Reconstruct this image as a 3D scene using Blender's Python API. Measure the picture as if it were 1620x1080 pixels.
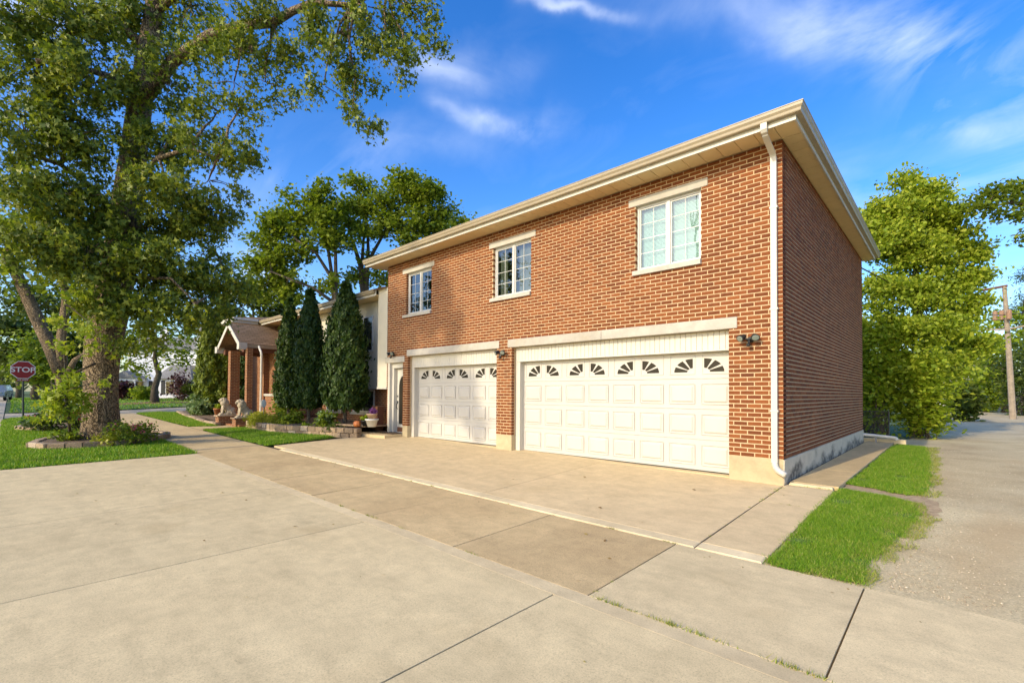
import bpy, bmesh, math, random
import numpy as np
from mathutils import Vector, Matrix

for o in list(bpy.data.objects): bpy.data.objects.remove(o)
SC = bpy.context.scene
COL = SC.collection
R = math.radians
rng = np.random.default_rng(7)
random.seed(7)

# ------------------------------------------------------------------ camera
F, HEAD, PITCH, ROLL, PY = 743.5058, 0.7524, 0.0184, 0.0063, 608.3028      # focal length and principal row, in pixels of a 1620 x 1080 frame
CAM = np.array([2.032, -8.7311, 1.48])
fwd = np.array([-math.sin(HEAD)*math.cos(PITCH), math.cos(HEAD)*math.cos(PITCH), math.sin(PITCH)])
r0 = np.array([math.cos(HEAD), math.sin(HEAD), 0.0]); u0 = np.cross(r0, fwd)
rt = r0*math.cos(ROLL)+u0*math.sin(ROLL); upv = -r0*math.sin(ROLL)+u0*math.cos(ROLL)
cd = bpy.data.cameras.new('camera'); cam = bpy.data.objects.new('camera', cd); COL.objects.link(cam)
cd.sensor_width = 36; cd.lens = F/1620*36; cd.shift_y = (PY-540)/1620; cd.clip_end = 3000
cam.matrix_world = Matrix(((rt[0], upv[0], -fwd[0], CAM[0]), (rt[1], upv[1], -fwd[1], CAM[1]), (rt[2], upv[2], -fwd[2], CAM[2]), (0, 0, 0, 1)))
SC.camera = cam

# ------------------------------------------------------------------ sun, sky, exposure
SUN_EL, SUN_AZ = 28.0, 185.1          # azimuth clockwise from +Y; light travels towards +Y, a little towards +X
world = bpy.data.worlds.new('World'); SC.world = world; world.use_nodes = True
nt = world.node_tree; nt.nodes.clear()
N = nt.nodes.new; L = nt.links.new
wo = N('ShaderNodeOutputWorld'); bg = N('ShaderNodeBackground'); L(bg.outputs[0], wo.inputs[0])
sky = N('ShaderNodeTexSky'); sky.sky_type = 'NISHITA'; sky.sun_disc = False
sky.sun_elevation = R(SUN_EL); sky.sun_rotation = R(SUN_AZ); sky.air_density = 1.0; sky.dust_density = 1.4; sky.ozone_density = 2.0
hs = N('ShaderNodeHueSaturation'); hs.inputs['Saturation'].default_value = 1.42; hs.inputs['Hue'].default_value = .513; hs.inputs['Value'].default_value = 1.18; L(sky.outputs[0], hs.inputs['Color'])
tc = N('ShaderNodeTexCoord')
# wispy high cloud: a thin stretched cirrus everywhere, thicker in a few banks, on directions from the viewer
sep = N('ShaderNodeSeparateXYZ'); L(tc.outputs['Generated'], sep.inputs[0])
def wmath(op, a, b=None, clamp=False):
    n = N('ShaderNodeMath'); n.operation = op; n.use_clamp = clamp
    for i, v in enumerate((a, b)):
        if v is None: continue
        if isinstance(v, (int, float)): n.inputs[i].default_value = v
        else: L(v, n.inputs[i])
    return n.outputs[0]
wn_ = N('ShaderNodeTexNoise'); wn_.inputs['Scale'].default_value = 5.0; wn_.inputs['Detail'].default_value = 6; L(tc.outputs['Generated'], wn_.inputs['Vector'])
wsub = N('ShaderNodeVectorMath'); wsub.operation = 'MULTIPLY_ADD'; L(wn_.outputs['Color'], wsub.inputs[0]); wsub.inputs[1].default_value = (.22, .22, .12); wsub.inputs[2].default_value = (-.11, -.11, -.06)
wadd = N('ShaderNodeVectorMath'); wadd.operation = 'ADD'; L(tc.outputs['Generated'], wadd.inputs[0]); L(wsub.outputs[0], wadd.inputs[1])
def wdot(v):
    n = N('ShaderNodeVectorMath'); n.operation = 'DOT_PRODUCT'; L(wadd.outputs[0], n.inputs[0]); n.inputs[1].default_value = tuple(float(q) for q in v); return n.outputs['Value']
zz = wmath('ADD', wmath('MAXIMUM', sep.outputs['Z'], 0.0), 0.16)
cx = wmath('DIVIDE', sep.outputs['X'], zz); cy = wmath('DIVIDE', sep.outputs['Y'], zz)
comb = N('ShaderNodeCombineXYZ'); L(cx, comb.inputs[0]); L(cy, comb.inputs[1])
def wnoise(scale, detail, rough, dist, rot, scl, loc=(3.4, 1.3, 0)):
    mp = N('ShaderNodeMapping'); mp.inputs['Rotation'].default_value = (0, 0, R(rot)); mp.inputs['Scale'].default_value = scl; mp.inputs['Location'].default_value = loc
    L(comb.outputs[0], mp.inputs[0]); n1 = N('ShaderNodeTexNoise'); n1.inputs['Scale'].default_value = scale; n1.inputs['Detail'].default_value = detail; n1.inputs['Roughness'].default_value = rough; n1.inputs['Distortion'].default_value = dist
    L(mp.outputs[0], n1.inputs['Vector']); return n1.outputs['Fac']
nA = wnoise(1.5, 12, .58, 1.6, 62, (0.75, 1.35, 1)); nB = wnoise(3.2, 8, .55, .6, 40, (0.9, 1.3, 1), (7, 2, 0))
def wramp(f, p0, p1, v1=1.0):
    r = N('ShaderNodeValToRGB'); r.color_ramp.elements[0].position = p0; r.color_ramp.elements[1].position = p1; r.color_ramp.elements[1].color = (v1, v1, v1, 1); L(f, r.inputs[0]); return r.outputs[0]
wisp = wramp(nA, .36, .72)
def lobe(px, py, ang, su, sv, amp):                     # a cloud bank: direction, tilt and angular half-sizes
    d = fwd+rt*(px-810)/F-upv*(py-PY)/F; d = d/np.linalg.norm(d); e1 = rt-d*(rt@d); e1 /= np.linalg.norm(e1); e2 = np.cross(d, e1)
    u = e1*math.cos(R(ang))+e2*math.sin(R(ang)); v = np.cross(d, u)
    q = wmath('ADD', wmath('POWER', wmath('DIVIDE', wmath('SUBTRACT', wdot(u), float(u@d)), su), 2.0), wmath('POWER', wmath('DIVIDE', wmath('SUBTRACT', wdot(v), float(v@d)), sv), 2.0))
    g = wmath('POWER', 2.718, wmath('MULTIPLY', q, -1.0)); front = wmath('GREATER_THAN', wdot(d), 0.3)
    return wmath('MULTIPLY', wmath('MULTIPLY', g, front), amp)
banks = None
for b_ in ((1330, 42, 8, .22, .036, .8), (1570, 125, 12, .17, .05, .65), (1540, 8, 4, .14, .03, .35), (700, 100, 4, .10, .024, .7), (785, 172, 8, .09, .018, .65), (905, 2, 6, .09, .012, .8), (400, 440, 0, .05, .045, 1.5), (60, 50, 0, .08, .04, 1.2), (560, 265, -14, .20, .035, .42), (1590, 195, 6, .10, .02, .5), (1500, 300, 0, .3, .05, .35)):
    l_ = lobe(*b_); banks = l_ if banks is None else wmath('ADD', banks, l_)
cf = wmath('ADD', wmath('MULTIPLY', wmath('MULTIPLY', banks, wisp), .80), wmath('MULTIPLY', wramp(nB, .50, .85), .07), True)
mx = N('ShaderNodeMixRGB'); L(cf, mx.inputs[0]); L(hs.outputs[0], mx.inputs[1]); mx.inputs[2].default_value = (4.9, 5.3, 6.0, 1)
L(mx.outputs[0], bg.inputs['Color']); bg.inputs['Strength'].default_value = 0.15
sd = bpy.data.lights.new('sun', 'SUN'); so = bpy.data.objects.new('sun', sd); COL.objects.link(so)
sd.energy = 2.05; sd.angle = R(0.55); sd.color = (1.0, 0.87, 0.65)
sdir = Vector((math.sin(R(SUN_AZ))*math.cos(R(SUN_EL)), math.cos(R(SUN_AZ))*math.cos(R(SUN_EL)), math.sin(R(SUN_EL))))
so.rotation_euler = sdir.to_track_quat('Z', 'Y').to_euler(); so.location = (0, -40, 30)
vs = SC.view_settings; vs.view_transform = 'Standard'; vs.look = 'None'; vs.exposure = 0.80; vs.gamma = 1; vs.use_curve_mapping = False
SC.render.engine = 'CYCLES'
SC.cycles.use_denoising = True
SC.cycles.max_bounces = 6; SC.cycles.transparent_max_bounces = 12

# ------------------------------------------------------------------ ground heights and pixel helpers
def zprof(Y): return np.interp(Y, [-14, -5.4, -3.75, -3.6, 0], [-.29, -.20, -.175, -.155, 0])
def rise(X): return np.interp(-np.asarray(X, float), [-1e3, 0, 12, 60, 1e4], [0, 0, .072, .65, .65])
def gz(X, Y): return zprof(Y)+rise(X)
def at(x, y, d): return CAM+(fwd+rt*(x-810)/F-upv*(y-PY)/F)*d            # the point at depth d behind a place in the photograph
def on_ground(x, y, dz=0.0):
    z = 0.0
    for i in range(50):
        d = fwd+rt*(x-810)/F-upv*(y-PY)/F; t = (z-CAM[2])/d[2]; P = CAM+t*d; z = .5*z+.5*(float(gz(P[0], P[1]))+dz)
    return P

# ------------------------------------------------------------------ mesh helpers
class MB:
    def __init__(s): s.v = []; s.f = []
    def add(s, vs_, fs_):
        b = len(s.v); s.v += [tuple(map(float, q)) for q in vs_]; s.f += [tuple(b+i for i in q) for q in fs_]; return s
    def box(s, x0, x1, y0, y1, z0, z1, ch=0.0):
        if ch <= 0:
            return s.add([(x0,y0,z0),(x1,y0,z0),(x1,y1,z0),(x0,y1,z0),(x0,y0,z1),(x1,y0,z1),(x1,y1,z1),(x0,y1,z1)],
                         [(0,3,2,1),(4,5,6,7),(0,1,5,4),(1,2,6,5),(2,3,7,6),(3,0,4,7)])
        bm = bmesh.new(); bmesh.ops.create_cube(bm, size=1)
        for v in bm.verts: v.co = Vector(((x0+x1)/2+v.co.x*(x1-x0), (y0+y1)/2+v.co.y*(y1-y0), (z0+z1)/2+v.co.z*(z1-z0)))
        bmesh.ops.bevel(bm, geom=bm.edges[:], offset=ch, segments=1, affect='EDGES', profile=.5)
        bm.verts.index_update(); s.add([v.co for v in bm.verts], [[v.index for v in f.verts] for f in bm.faces]); bm.free(); return s
    def quad(s, a, b, c, d): return s.add([a, b, c, d], [(0,1,2,3)])
    def prism(s, poly, axis, a0, a1):
        n = len(poly)
        def mk(p, a):
            return {'x': (a, p[0], p[1]), 'y': (p[0], a, p[1]), 'z': (p[0], p[1], a)}[axis]
        s.add([mk(p, a0) for p in poly]+[mk(p, a1) for p in poly], [tuple(range(n)), tuple(range(2*n-1, n-1, -1))]+[(i, i+n, (i+1) % n+n, (i+1) % n) for i in range(n)])
        return s
    def tube(s, path, rad, n=8, cap=True, noise=0.0, rs=None):
        path = [Vector(p) for p in path]; rad = [rad]*len(path) if isinstance(rad, (int, float)) else rad
        rings = []; prev = None
        for i, p in enumerate(path):
            d = (path[min(i+1, len(path)-1)]-path[max(i-1, 0)]).normalized()
            if prev is None:
                a = Vector((1, 0, 0)) if abs(d.x) < .8 else Vector((0, 1, 0)); a = (a-d*a.dot(d)).normalized()
            else: a = (prev-d*prev.dot(d)).normalized()
            prev = a; b = d.cross(a)
            rings.append([p+(a*math.cos(2*math.pi*k/n)+b*math.sin(2*math.pi*k/n))*rad[i]*(1+noise*(random.random()-.5)) for k in range(n)])
        vs_ = [q for r_ in rings for q in r_]; fs_ = []
        for i in range(len(rings)-1):
            for k in range(n): fs_.append((i*n+k, i*n+(k+1) % n, (i+1)*n+(k+1) % n, (i+1)*n+k))
        if cap: fs_.append(tuple(range(n-1, -1, -1))); fs_.append(tuple((len(rings)-1)*n+k for k in range(n)))
        return s.add(vs_, fs_)
    def lathe(s, prof, c=(0,0,0), n=16):
        vs_ = []; fs_ = []
        for r_, z in prof:
            for k in range(n): vs_.append((c[0]+r_*math.cos(2*math.pi*k/n), c[1]+r_*math.sin(2*math.pi*k/n), c[2]+z))
        for i in range(len(prof)-1):
            for k in range(n): fs_.append((i*n+k, i*n+(k+1) % n, (i+1)*n+(k+1) % n, (i+1)*n+k))
        fs_.append(tuple(range(n-1, -1, -1))); fs_.append(tuple((len(prof)-1)*n+k for k in range(n)))
        return s.add(vs_, fs_)
    def ball(s, c, r, seg=12, rings=8):
        r = (r, r, r) if isinstance(r, (int, float)) else r
        vs_ = [(c[0], c[1], c[2]-r[2])]
        for i in range(1, rings):
            t = math.pi*i/rings
            for k in range(seg): vs_.append((c[0]+r[0]*math.sin(t)*math.cos(2*math.pi*k/seg), c[1]+r[1]*math.sin(t)*math.sin(2*math.pi*k/seg), c[2]-r[2]*math.cos(t)))
        vs_.append((c[0], c[1], c[2]+r[2])); fs_ = []
        for k in range(seg): fs_.append((0, 1+(k+1) % seg, 1+k))
        for i in range(rings-2):
            for k in range(seg): fs_.append((1+i*seg+k, 1+i*seg+(k+1) % seg, 1+(i+1)*seg+(k+1) % seg, 1+(i+1)*seg+k))
        b = 1+(rings-2)*seg
        for k in range(seg): fs_.append((b+k, b+(k+1) % seg, len(vs_)-1))
        return s.add(vs_, fs_)
    def mesh(s, name, mat, smooth=False):
        me = bpy.data.meshes.new(name); me.from_pydata(s.v, [], s.f)
        if mat: me.materials.append(mat)
        if smooth:
            me.polygons.foreach_set('use_smooth', [True]*len(me.polygons))
        me.update(); return me

def link(o, parent=None):
    COL.objects.link(o)
    if parent is not None:
        o.parent = parent
        ml = Vector(parent.location)
        pp = parent.parent
        if pp is not None: ml = ml+Vector(pp.location)+Vector(parent.matrix_parent_inverse.translation)
        o.matrix_parent_inverse = Matrix.Translation(-ml)
    return o
def obj(name, mb, mat, parent=None, smooth=False):
    me = mb.mesh(name, mat, smooth) if isinstance(mb, MB) else mb
    return link(bpy.data.objects.new(name, me), parent)
def tag(o, label=None, cat=None, group=None, kind=None):
    if label: o['label'] = label
    if cat: o['category'] = cat
    if group: o['group'] = group
    if kind: o['kind'] = kind
    return o
def thing(name, label, cat, loc=(0,0,0), group=None):
    o = bpy.data.objects.new(name, None); o.location = Vector([float(q) for q in loc]); o.empty_display_size = .2; COL.objects.link(o)
    return tag(o, label, cat, group)
def np_mesh(name, V, nper, mat, smooth=False):
    """V: (n_faces*nper, 3) vertices, every nper consecutive ones one polygon"""
    V = np.asarray(V, np.float32); nv = len(V); nf = nv//nper
    me = bpy.data.meshes.new(name); me.vertices.add(nv); me.vertices.foreach_set('co', V.ravel())
    me.loops.add(nv); me.loops.foreach_set('vertex_index', np.arange(nv, dtype=np.int32))
    me.polygons.add(nf); me.polygons.foreach_set('loop_start', np.arange(0, nv, nper, dtype=np.int32)); me.polygons.foreach_set('loop_total', np.full(nf, nper, np.int32))
    me.materials.append(mat); me.update(calc_edges=True); return me

# ------------------------------------------------------------------ materials
class NT:
    def __init__(s, name):
        s.m = bpy.data.materials.new(name); s.m.use_nodes = True; s.t = s.m.node_tree; s.t.nodes.clear()
        s.out = s.n('ShaderNodeOutputMaterial'); s.p = s.n('ShaderNodeBsdfPrincipled'); s.l(s.p.outputs[0], s.out.inputs[0])
        s.pos = s.n('ShaderNodeNewGeometry').outputs['Position']
    def n(s, t): return s.t.nodes.new(t)
    def l(s, a, b): s.t.links.new(a, b)
    def noise(s, scale, detail=4, rough=.55, vec=None, stretch=None):
        n = s.n('ShaderNodeTexNoise'); n.inputs['Scale'].default_value = scale; n.inputs['Detail'].default_value = detail; n.inputs['Roughness'].default_value = rough
        v = vec or s.pos
        if stretch:
            mpn = s.n('ShaderNodeMapping'); mpn.inputs['Scale'].default_value = stretch; s.l(v, mpn.inputs[0]); v = mpn.outputs[0]
        s.l(v, n.inputs['Vector']); return n.outputs['Fac']
    def ramp(s, fac, stops):
        r = s.n('ShaderNodeValToRGB'); e = r.color_ramp.elements
        while len(e) > 1: e.remove(e[-1])
        for i, (p, c) in enumerate(stops):
            el = e[0] if i == 0 else e.new(p)
            el.position = p; el.color = (c[0], c[1], c[2], 1) if isinstance(c, tuple) else (c, c, c, 1)
        s.l(fac, r.inputs[0]); return r.outputs[0]
    def mix(s, fac, a, b, mode='MIX'):
        m = s.n('ShaderNodeMixRGB'); m.blend_type = mode
        for i, v in enumerate((fac, a, b)):
            if isinstance(v, (int, float)): m.inputs[i].default_value = v if i == 0 else (v, v, v, 1)
            elif isinstance(v, tuple): m.inputs[i].default_value = (v[0], v[1], v[2], 1)
            else: s.l(v, m.inputs[i])
        return m.outputs[0]
    def math(s, op, a, b=None, clamp=False):
        n = s.n('ShaderNodeMath'); n.operation = op; n.use_clamp = clamp
        for i, v in enumerate((a, b)):
            if v is None: continue
            if isinstance(v, (int, float)): n.inputs[i].default_value = v
            else: s.l(v, n.inputs[i])
        return n.outputs[0]
    def bump(s, h, strength=.3, dist=.01):
        b = s.n('ShaderNodeBump'); b.inputs['Strength'].default_value = strength; b.inputs['Distance'].default_value = dist; s.l(h, b.inputs['Height']); s.l(b.outputs[0], s.p.inputs['Normal'])
    def col(s, c):
        if isinstance(c, tuple): s.p.inputs['Base Color'].default_value = (c[0], c[1], c[2], 1)
        else: s.l(c, s.p.inputs['Base Color'])
    def rough(s, r):
        if isinstance(r, (int, float)): s.p.inputs['Roughness'].default_value = r
        else: s.l(r, s.p.inputs['Roughness'])

def plain(name, c, rough=.6, var=.12, scale=6.0, bump=0.0, bscale=60.0, metal=0.0, spec=.5):
    t = NT(name)
    d = tuple(q*(1-var) for q in c); b = tuple(min(1, q*(1+var*.6)) for q in c)
    t.col(t.ramp(t.noise(scale, 5), [(.3, d), (.7, b)])); t.rough(rough); t.p.inputs['Metallic'].default_value = metal; t.p.inputs['Specular IOR Level'].default_value = spec
    if bump: t.bump(t.noise(bscale, 4), bump, .004)
    return t.m
def island_random(t):
    g = t.n('ShaderNodeNewGeometry'); o = t.n('ShaderNodeObjectInfo')
    return t.math('FRACT', t.math('ADD', g.outputs['Random Per Island'], o.outputs['Random']))
def leaf_mat(name, stops, trans=.35, rough=.5, tcol=None, bigscale=.35):
    t = NT(name); rnd = island_random(t)
    big = t.noise(bigscale, 3)
    f = t.math('ADD', t.math('MULTIPLY', rnd, .75), t.math('MULTIPLY', big, .3))
    c = t.ramp(f, stops); t.col(c); t.rough(rough); t.p.inputs['Specular IOR Level'].default_value = .35
    tr = t.n('ShaderNodeBsdfTranslucent'); t.l(t.mix(1.0, c, tcol or (1.0, 1.05, .45), 'MULTIPLY'), tr.inputs[0])
    ms = t.n('ShaderNodeMixShader'); ms.inputs[0].default_value = trans; t.l(t.p.outputs[0], ms.inputs[1]); t.l(tr.outputs[0], ms.inputs[2]); t.l(ms.outputs[0], t.out.inputs[0])
    return t.m

def concrete(name, base, dark, streak=0.0, speck=.5, blotch=1.0):
    t = NT(name)
    o = t.n('ShaderNodeObjectInfo').outputs['Random']
    big = t.ramp(t.noise(.55, 6, .6), [(.36, dark), (.62, base)])
    med = t.ramp(t.noise(5.0, 6, .65), [(.3, .86), (.7, 1.05)])
    fine = t.ramp(t.noise(85, 4, .85), [(.30, 1-.42*speck), (.48, .97), (.56, 1.0), (.75, 1+.20*speck)])
    c = t.mix(blotch, base, big); c = t.mix(1, c, med, 'MULTIPLY'); c = t.mix(1, c, fine, 'MULTIPLY')
    wear = t.ramp(t.noise(2.4, 7, .72, stretch=(.6, 1.6, 1)), [(.34, .90), (.5, 1.0), (.66, 1.05)]); c = t.mix(1, c, wear, 'MULTIPLY')
    spots = t.ramp(t.noise(34, 3, .5), [(.70, 1.0), (.78, .74)]); c = t.mix(.5, c, spots, 'MULTIPLY')
    rust = t.ramp(t.noise(.9, 3), [(.62, 0.0), (.78, .35)]); c = t.mix(rust, c, (.50, .36, .17))
    if streak: c = t.mix(streak, c, t.ramp(t.noise(1.5, 6, .7, stretch=(3, .5, 1)), [(.35, .8), (.65, 1.06)]), 'MULTIPLY')
    oil = t.ramp(t.noise(1.1, 4, .6), [(.66, 1.0), (.80, .80)]); c = t.mix(1, c, oil, 'MULTIPLY')
    tone = t.ramp(o, [(0, .94), (1, 1.05)]); c = t.mix(1, c, tone, 'MULTIPLY')
    t.col(c); t.rough(.9); t.p.inputs['Specular IOR Level'].default_value = .2
    t.bump(t.math('ADD', t.noise(160, 3), t.noise(25, 3)), .18, .004); return t.m

M = {}
def brick_mat():
    t = NT('brick_clay'); rnd = island_random(t)
    c = t.ramp(rnd, [(0, (.155, .047, .016)), (.2, (.19, .057, .018)), (.5, (.222, .068, .021)), (.8, (.25, .080, .025)), (.93, (.275, .090, .028)), (.96, (.19, .052, .019)), (1, (.15, .046, .018))])
    c = t.mix(1, c, t.ramp(t.noise(35, 5, .6), [(.3, .78), (.7, 1.12)]), 'MULTIPLY')
    c = t.mix(1, c, t.ramp(t.noise(.7, 6, .7), [(.3, .84), (.7, 1.10)]), 'MULTIPLY')
    eff = t.math('MULTIPLY', t.ramp(t.noise(1.3, 6, .7), [(.60, 0.0), (.80, 1.0)]), .2); c = t.mix(eff, c, (.58, .42, .28))
    t.col(c); t.rough(.88); t.p.inputs['Specular IOR Level'].default_value = .25; t.bump(t.noise(110, 4), .35, .004); return t.m
M['brick'] = brick_mat()
def mortar_mat():
    t = NT('mortar'); c = t.ramp(t.noise(9, 5), [(.25, (.47, .34, .19)), (.5, (.56, .41, .235)), (.75, (.64, .47, .27))]); t.col(c); t.rough(.95); t.bump(t.noise(150, 3), .3, .004); return t.m
M['mortar'] = mortar_mat()
def far_brick(name):
    t = NT(name)
    b = t.n('ShaderNodeTexBrick'); b.inputs['Color1'].default_value = (.27, .092, .028, 1); b.inputs['Color2'].default_value = (.18, .058, .020, 1); b.inputs['Mortar'].default_value = (.40, .28, .15, 1)
    b.inputs['Scale'].default_value = 1; b.inputs['Mortar Size'].default_value = .008; b.inputs['Brick Width'].default_value = .226; b.inputs['Row Height'].default_value = .0762
    s = t.n('ShaderNodeSeparateXYZ'); t.l(t.pos, s.inputs[0]); cb = t.n('ShaderNodeCombineXYZ'); t.l(t.math('ADD', s.outputs[0], s.outputs[1]), cb.inputs[0]); t.l(s.outputs[2], cb.inputs[1]); t.l(cb.outputs[0], b.inputs['Vector'])
    t.col(b.outputs['Color']); t.rough(.9)
    inv = t.math('SUBTRACT', 1.0, b.outputs['Fac']); t.bump(inv, .8, .006); return t.m
M['farbrick'] = far_brick('far_brick')
M['limestone'] = concrete('limestone', (.56, .52, .44), (.48, .44, .36), speck=.3)
M['trimwhite'] = plain('trim_white', (.58, .545, .46), .45, .05, 3)
M['doorwhite'] = plain('door_white', (.535, .505, .445), .42, .04, 2)
M['vinyl'] = plain('window_vinyl', (.58, .565, .52), .35, .03)
M['fasciatan'] = plain('gutter_tan', (.37, .305, .20), .4, .06, 4)
M['soffit'] = plain('soffit_tan', (.72, .55, .28), .5, .06, 3)
M['foundation'] = concrete('foundation_concrete', (.56, .46, .28), (.46, .37, .22), speck=.4)
def stained():
    t = NT('foundation_painted'); base = t.ramp(t.noise(3, 5), [(.3, (.56, .47, .33)), (.7, (.66, .56, .40))])
    s = t.n('ShaderNodeSeparateXYZ'); t.l(t.pos, s.inputs[0])
    h = t.math('MULTIPLY', t.math('SUBTRACT', .20, s.outputs[2]), 1.1)
    f = t.math('ADD', h, t.math('MULTIPLY', t.math('SUBTRACT', t.noise(1.5, 5, .55, stretch=(1, 1, 2.2)), .46), 1.5))
    m = t.ramp(f, [(0, 0.0), (.30, .9)])
    patch = t.ramp(t.noise(9, 7, .72), [(.40, (.045, .038, .028)), (.52, (.13, .11, .08)), (.62, (.42, .36, .26))])
    c = t.mix(m, base, patch); t.col(c); t.rough(.95); t.bump(t.noise(30, 5), .5, .006); return t.m
M['stained'] = stained()
M['apron'] = concrete('apron_concrete', (.74, .59, .325), (.695, .55, .30), .2, 1.0)
M['walk'] = concrete('sidewalk_concrete', (.68, .505, .255), (.59, .425, .21), .3, 1.4)
M['walkgrey'] = concrete('sidewalk_grey', (.74, .59, .33), (.695, .55, .305), .15, .9)
M['drive'] = concrete('driveway_concrete', (.70, .54, .30), (.655, .50, .275), .15, .8)
M['strip'] = concrete('edge_strip_concrete', (.76, .61, .35), (.70, .55, .31), .2, .8)
M['kerb'] = concrete('kerb_concrete', (.78, .64, .39), (.66, .53, .31), .2, .5)
M['street'] = concrete('street_concrete', (.58, .48, .33), (.50, .41, .27), .2, .6)
def alley_mat():
    t = NT('alley_gravel')
    c = t.ramp(t.noise(.7, 6, .65), [(.32, (.42, .315, .165)), (.5, (.54, .43, .235)), (.68, (.62, .51, .29))])
    st = t.ramp(t.noise(48, 4, .85), [(.34, .45), (.5, 1.0), (.70, 1.4)]); c = t.mix(.45, c, st, 'MULTIPLY')
    pb = t.n('ShaderNodeTexVoronoi'); pb.inputs['Scale'].default_value = 70; t.l(t.pos, pb.inputs['Vector']); c = t.mix(.35, c, t.ramp(pb.outputs['Color'], [(.2, .6), (.8, 1.3)]), 'MULTIPLY')
    dirt = t.ramp(t.noise(.45, 5, .6, stretch=(1.3, .5, 1)), [(.53, 0.0), (.70, .55)]); c = t.mix(dirt, c, (.50, .35, .17))
    t.col(c); t.rough(.95); t.bump(t.math('ADD', t.noise(90, 3), t.noise(14, 3)), .5, .01); return t.m
M['alley'] = alley_mat()
def soil_mat(name, a, b):
    t = NT(name); c = t.ramp(t.noise(14, 6, .7), [(.3, a), (.7, b)]); t.col(c); t.rough(1.0); t.bump(t.noise(30, 5, .7), .8, .03); return t.m
M['soil'] = soil_mat('bed_soil', (.10, .065, .035), (.24, .16, .09))
M['dirt'] = soil_mat('dry_dirt', (.34, .23, .12), (.58, .43, .25))
M['mulch'] = soil_mat('mulch', (.16, .07, .035), (.30, .14, .07))
M['turf'] = soil_mat('turf', (.08, .15, .014), (.15, .24, .025))
M['ground'] = soil_mat('ground_turf', (.05, .085, .02), (.11, .16, .04))
M['grass'] = leaf_mat('grass_blades', [(0, (.07, .18, .008)), (.35, (.14, .30, .012)), (.62, (.24, .40, .02)), (.8, (.34, .44, .04)), (.92, (.50, .46, .14)), (1, (.55, .46, .2))], .4, .5, (1, 1, .4), 2.6)
M['drygrass'] = leaf_mat('dry_grass_blades', [(0, (.16, .24, .03)), (.5, (.30, .34, .06)), (1, (.50, .40, .14))], .3, .6)
M['joint'] = soil_mat('joint_dirt', (.05, .04, .028), (.13, .10, .07))
def bark(name, a, b, scale=1.0, white=0):
    t = NT(name)
    w = t.noise(5*scale, 6, .7, stretch=(3.2, 3.2, .45)); v = t.n('ShaderNodeTexVoronoi'); v.feature = 'DISTANCE_TO_EDGE'; v.inputs['Scale'].default_value = 15*scale
    mpn = t.n('ShaderNodeMapping'); mpn.inputs['Scale'].default_value = (1.6, 1.6, .28); wv = t.n('ShaderNodeVectorMath'); wv.operation = 'ADD'
    wn = t.n('ShaderNodeTexNoise'); wn.inputs['Scale'].default_value = 3; t.l(t.pos, wn.inputs['Vector']); sc = t.n('ShaderNodeVectorMath'); sc.operation = 'SCALE'; sc.inputs['Scale'].default_value = .35; t.l(wn.outputs['Color'], sc.inputs[0])
    t.l(t.pos, wv.inputs[0]); t.l(sc.outputs[0], wv.inputs[1]); t.l(wv.outputs[0], mpn.inputs[0]); t.l(mpn.outputs[0], v.inputs['Vector'])
    ridge = t.ramp(v.outputs['Distance'], [(0, 0.0), (.16, 1.0)])
    h = t.math('MULTIPLY', ridge, t.math('ADD', w, .3))
    c = t.ramp(h, [(.05, tuple(q*.35 for q in a)), (.4, a), (.9, b)]); c = t.mix(1, c, t.ramp(t.noise(.9, 3), [(.3, .8), (.7, 1.15)]), 'MULTIPLY')
    t.col(c); t.rough(.95); t.bump(h, 1.0, .05); return t.m
M['bark'] = bark('maple_bark', (.20, .135, .068), (.42, .30, .17))
M['bark2'] = bark('grey_bark', (.14, .11, .07), (.26, .21, .14), 2)
M['glass'] = None
def glass_mat(name, tint, refl):
    t = NT(name); t.t.nodes.remove(t.p)
    tr = t.n('ShaderNodeBsdfTransparent'); tr.inputs[0].default_value = (*tint, 1); gl = t.n('ShaderNodeBsdfGlossy'); gl.inputs['Roughness'].default_value = .015; gl.inputs['Color'].default_value = (.92, .97, .95, 1)
    nz = t.n('ShaderNodeBump'); nz.inputs['Strength'].default_value = .04; nz.inputs['Distance'].default_value = .02; t.l(t.noise(1.6, 2), nz.inputs['Height']); t.l(nz.outputs[0], gl.inputs['Normal'])
    fr = t.n('ShaderNodeFresnel'); fr.inputs[0].default_value = 1.5
    f = t.math('ADD', t.math('MULTIPLY', fr.outputs[0], 1.6), refl, True)
    ms = t.n('ShaderNodeMixShader'); t.l(f, ms.inputs[0]); t.l(tr.outputs[0], ms.inputs[1]); t.l(gl.outputs[0], ms.inputs[2]); t.l(ms.outputs[0], t.out.inputs[0]); return t.m
M['glass'] = glass_mat('window_glass', (.74, .86, .84), .07)
M['darkglass'] = plain('dark_glass', (.030, .024, .015), .35, .1, spec=.2)
M['blind'] = plain('blind_white', (.62, .74, .70), .6, .04)
M['curtain'] = plain('curtain_grey', (.22, .20, .16), .8, .15, 8)
M['interior'] = plain('interior_dark', (.03, .028, .025), .9, .1)
M['black'] = plain('black_metal', (.018, .02, .02), .4, .1)
M['lens'] = plain('lamp_lens', (.22, .25, .21), .15, .05)
M['shingle'] = None
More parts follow.
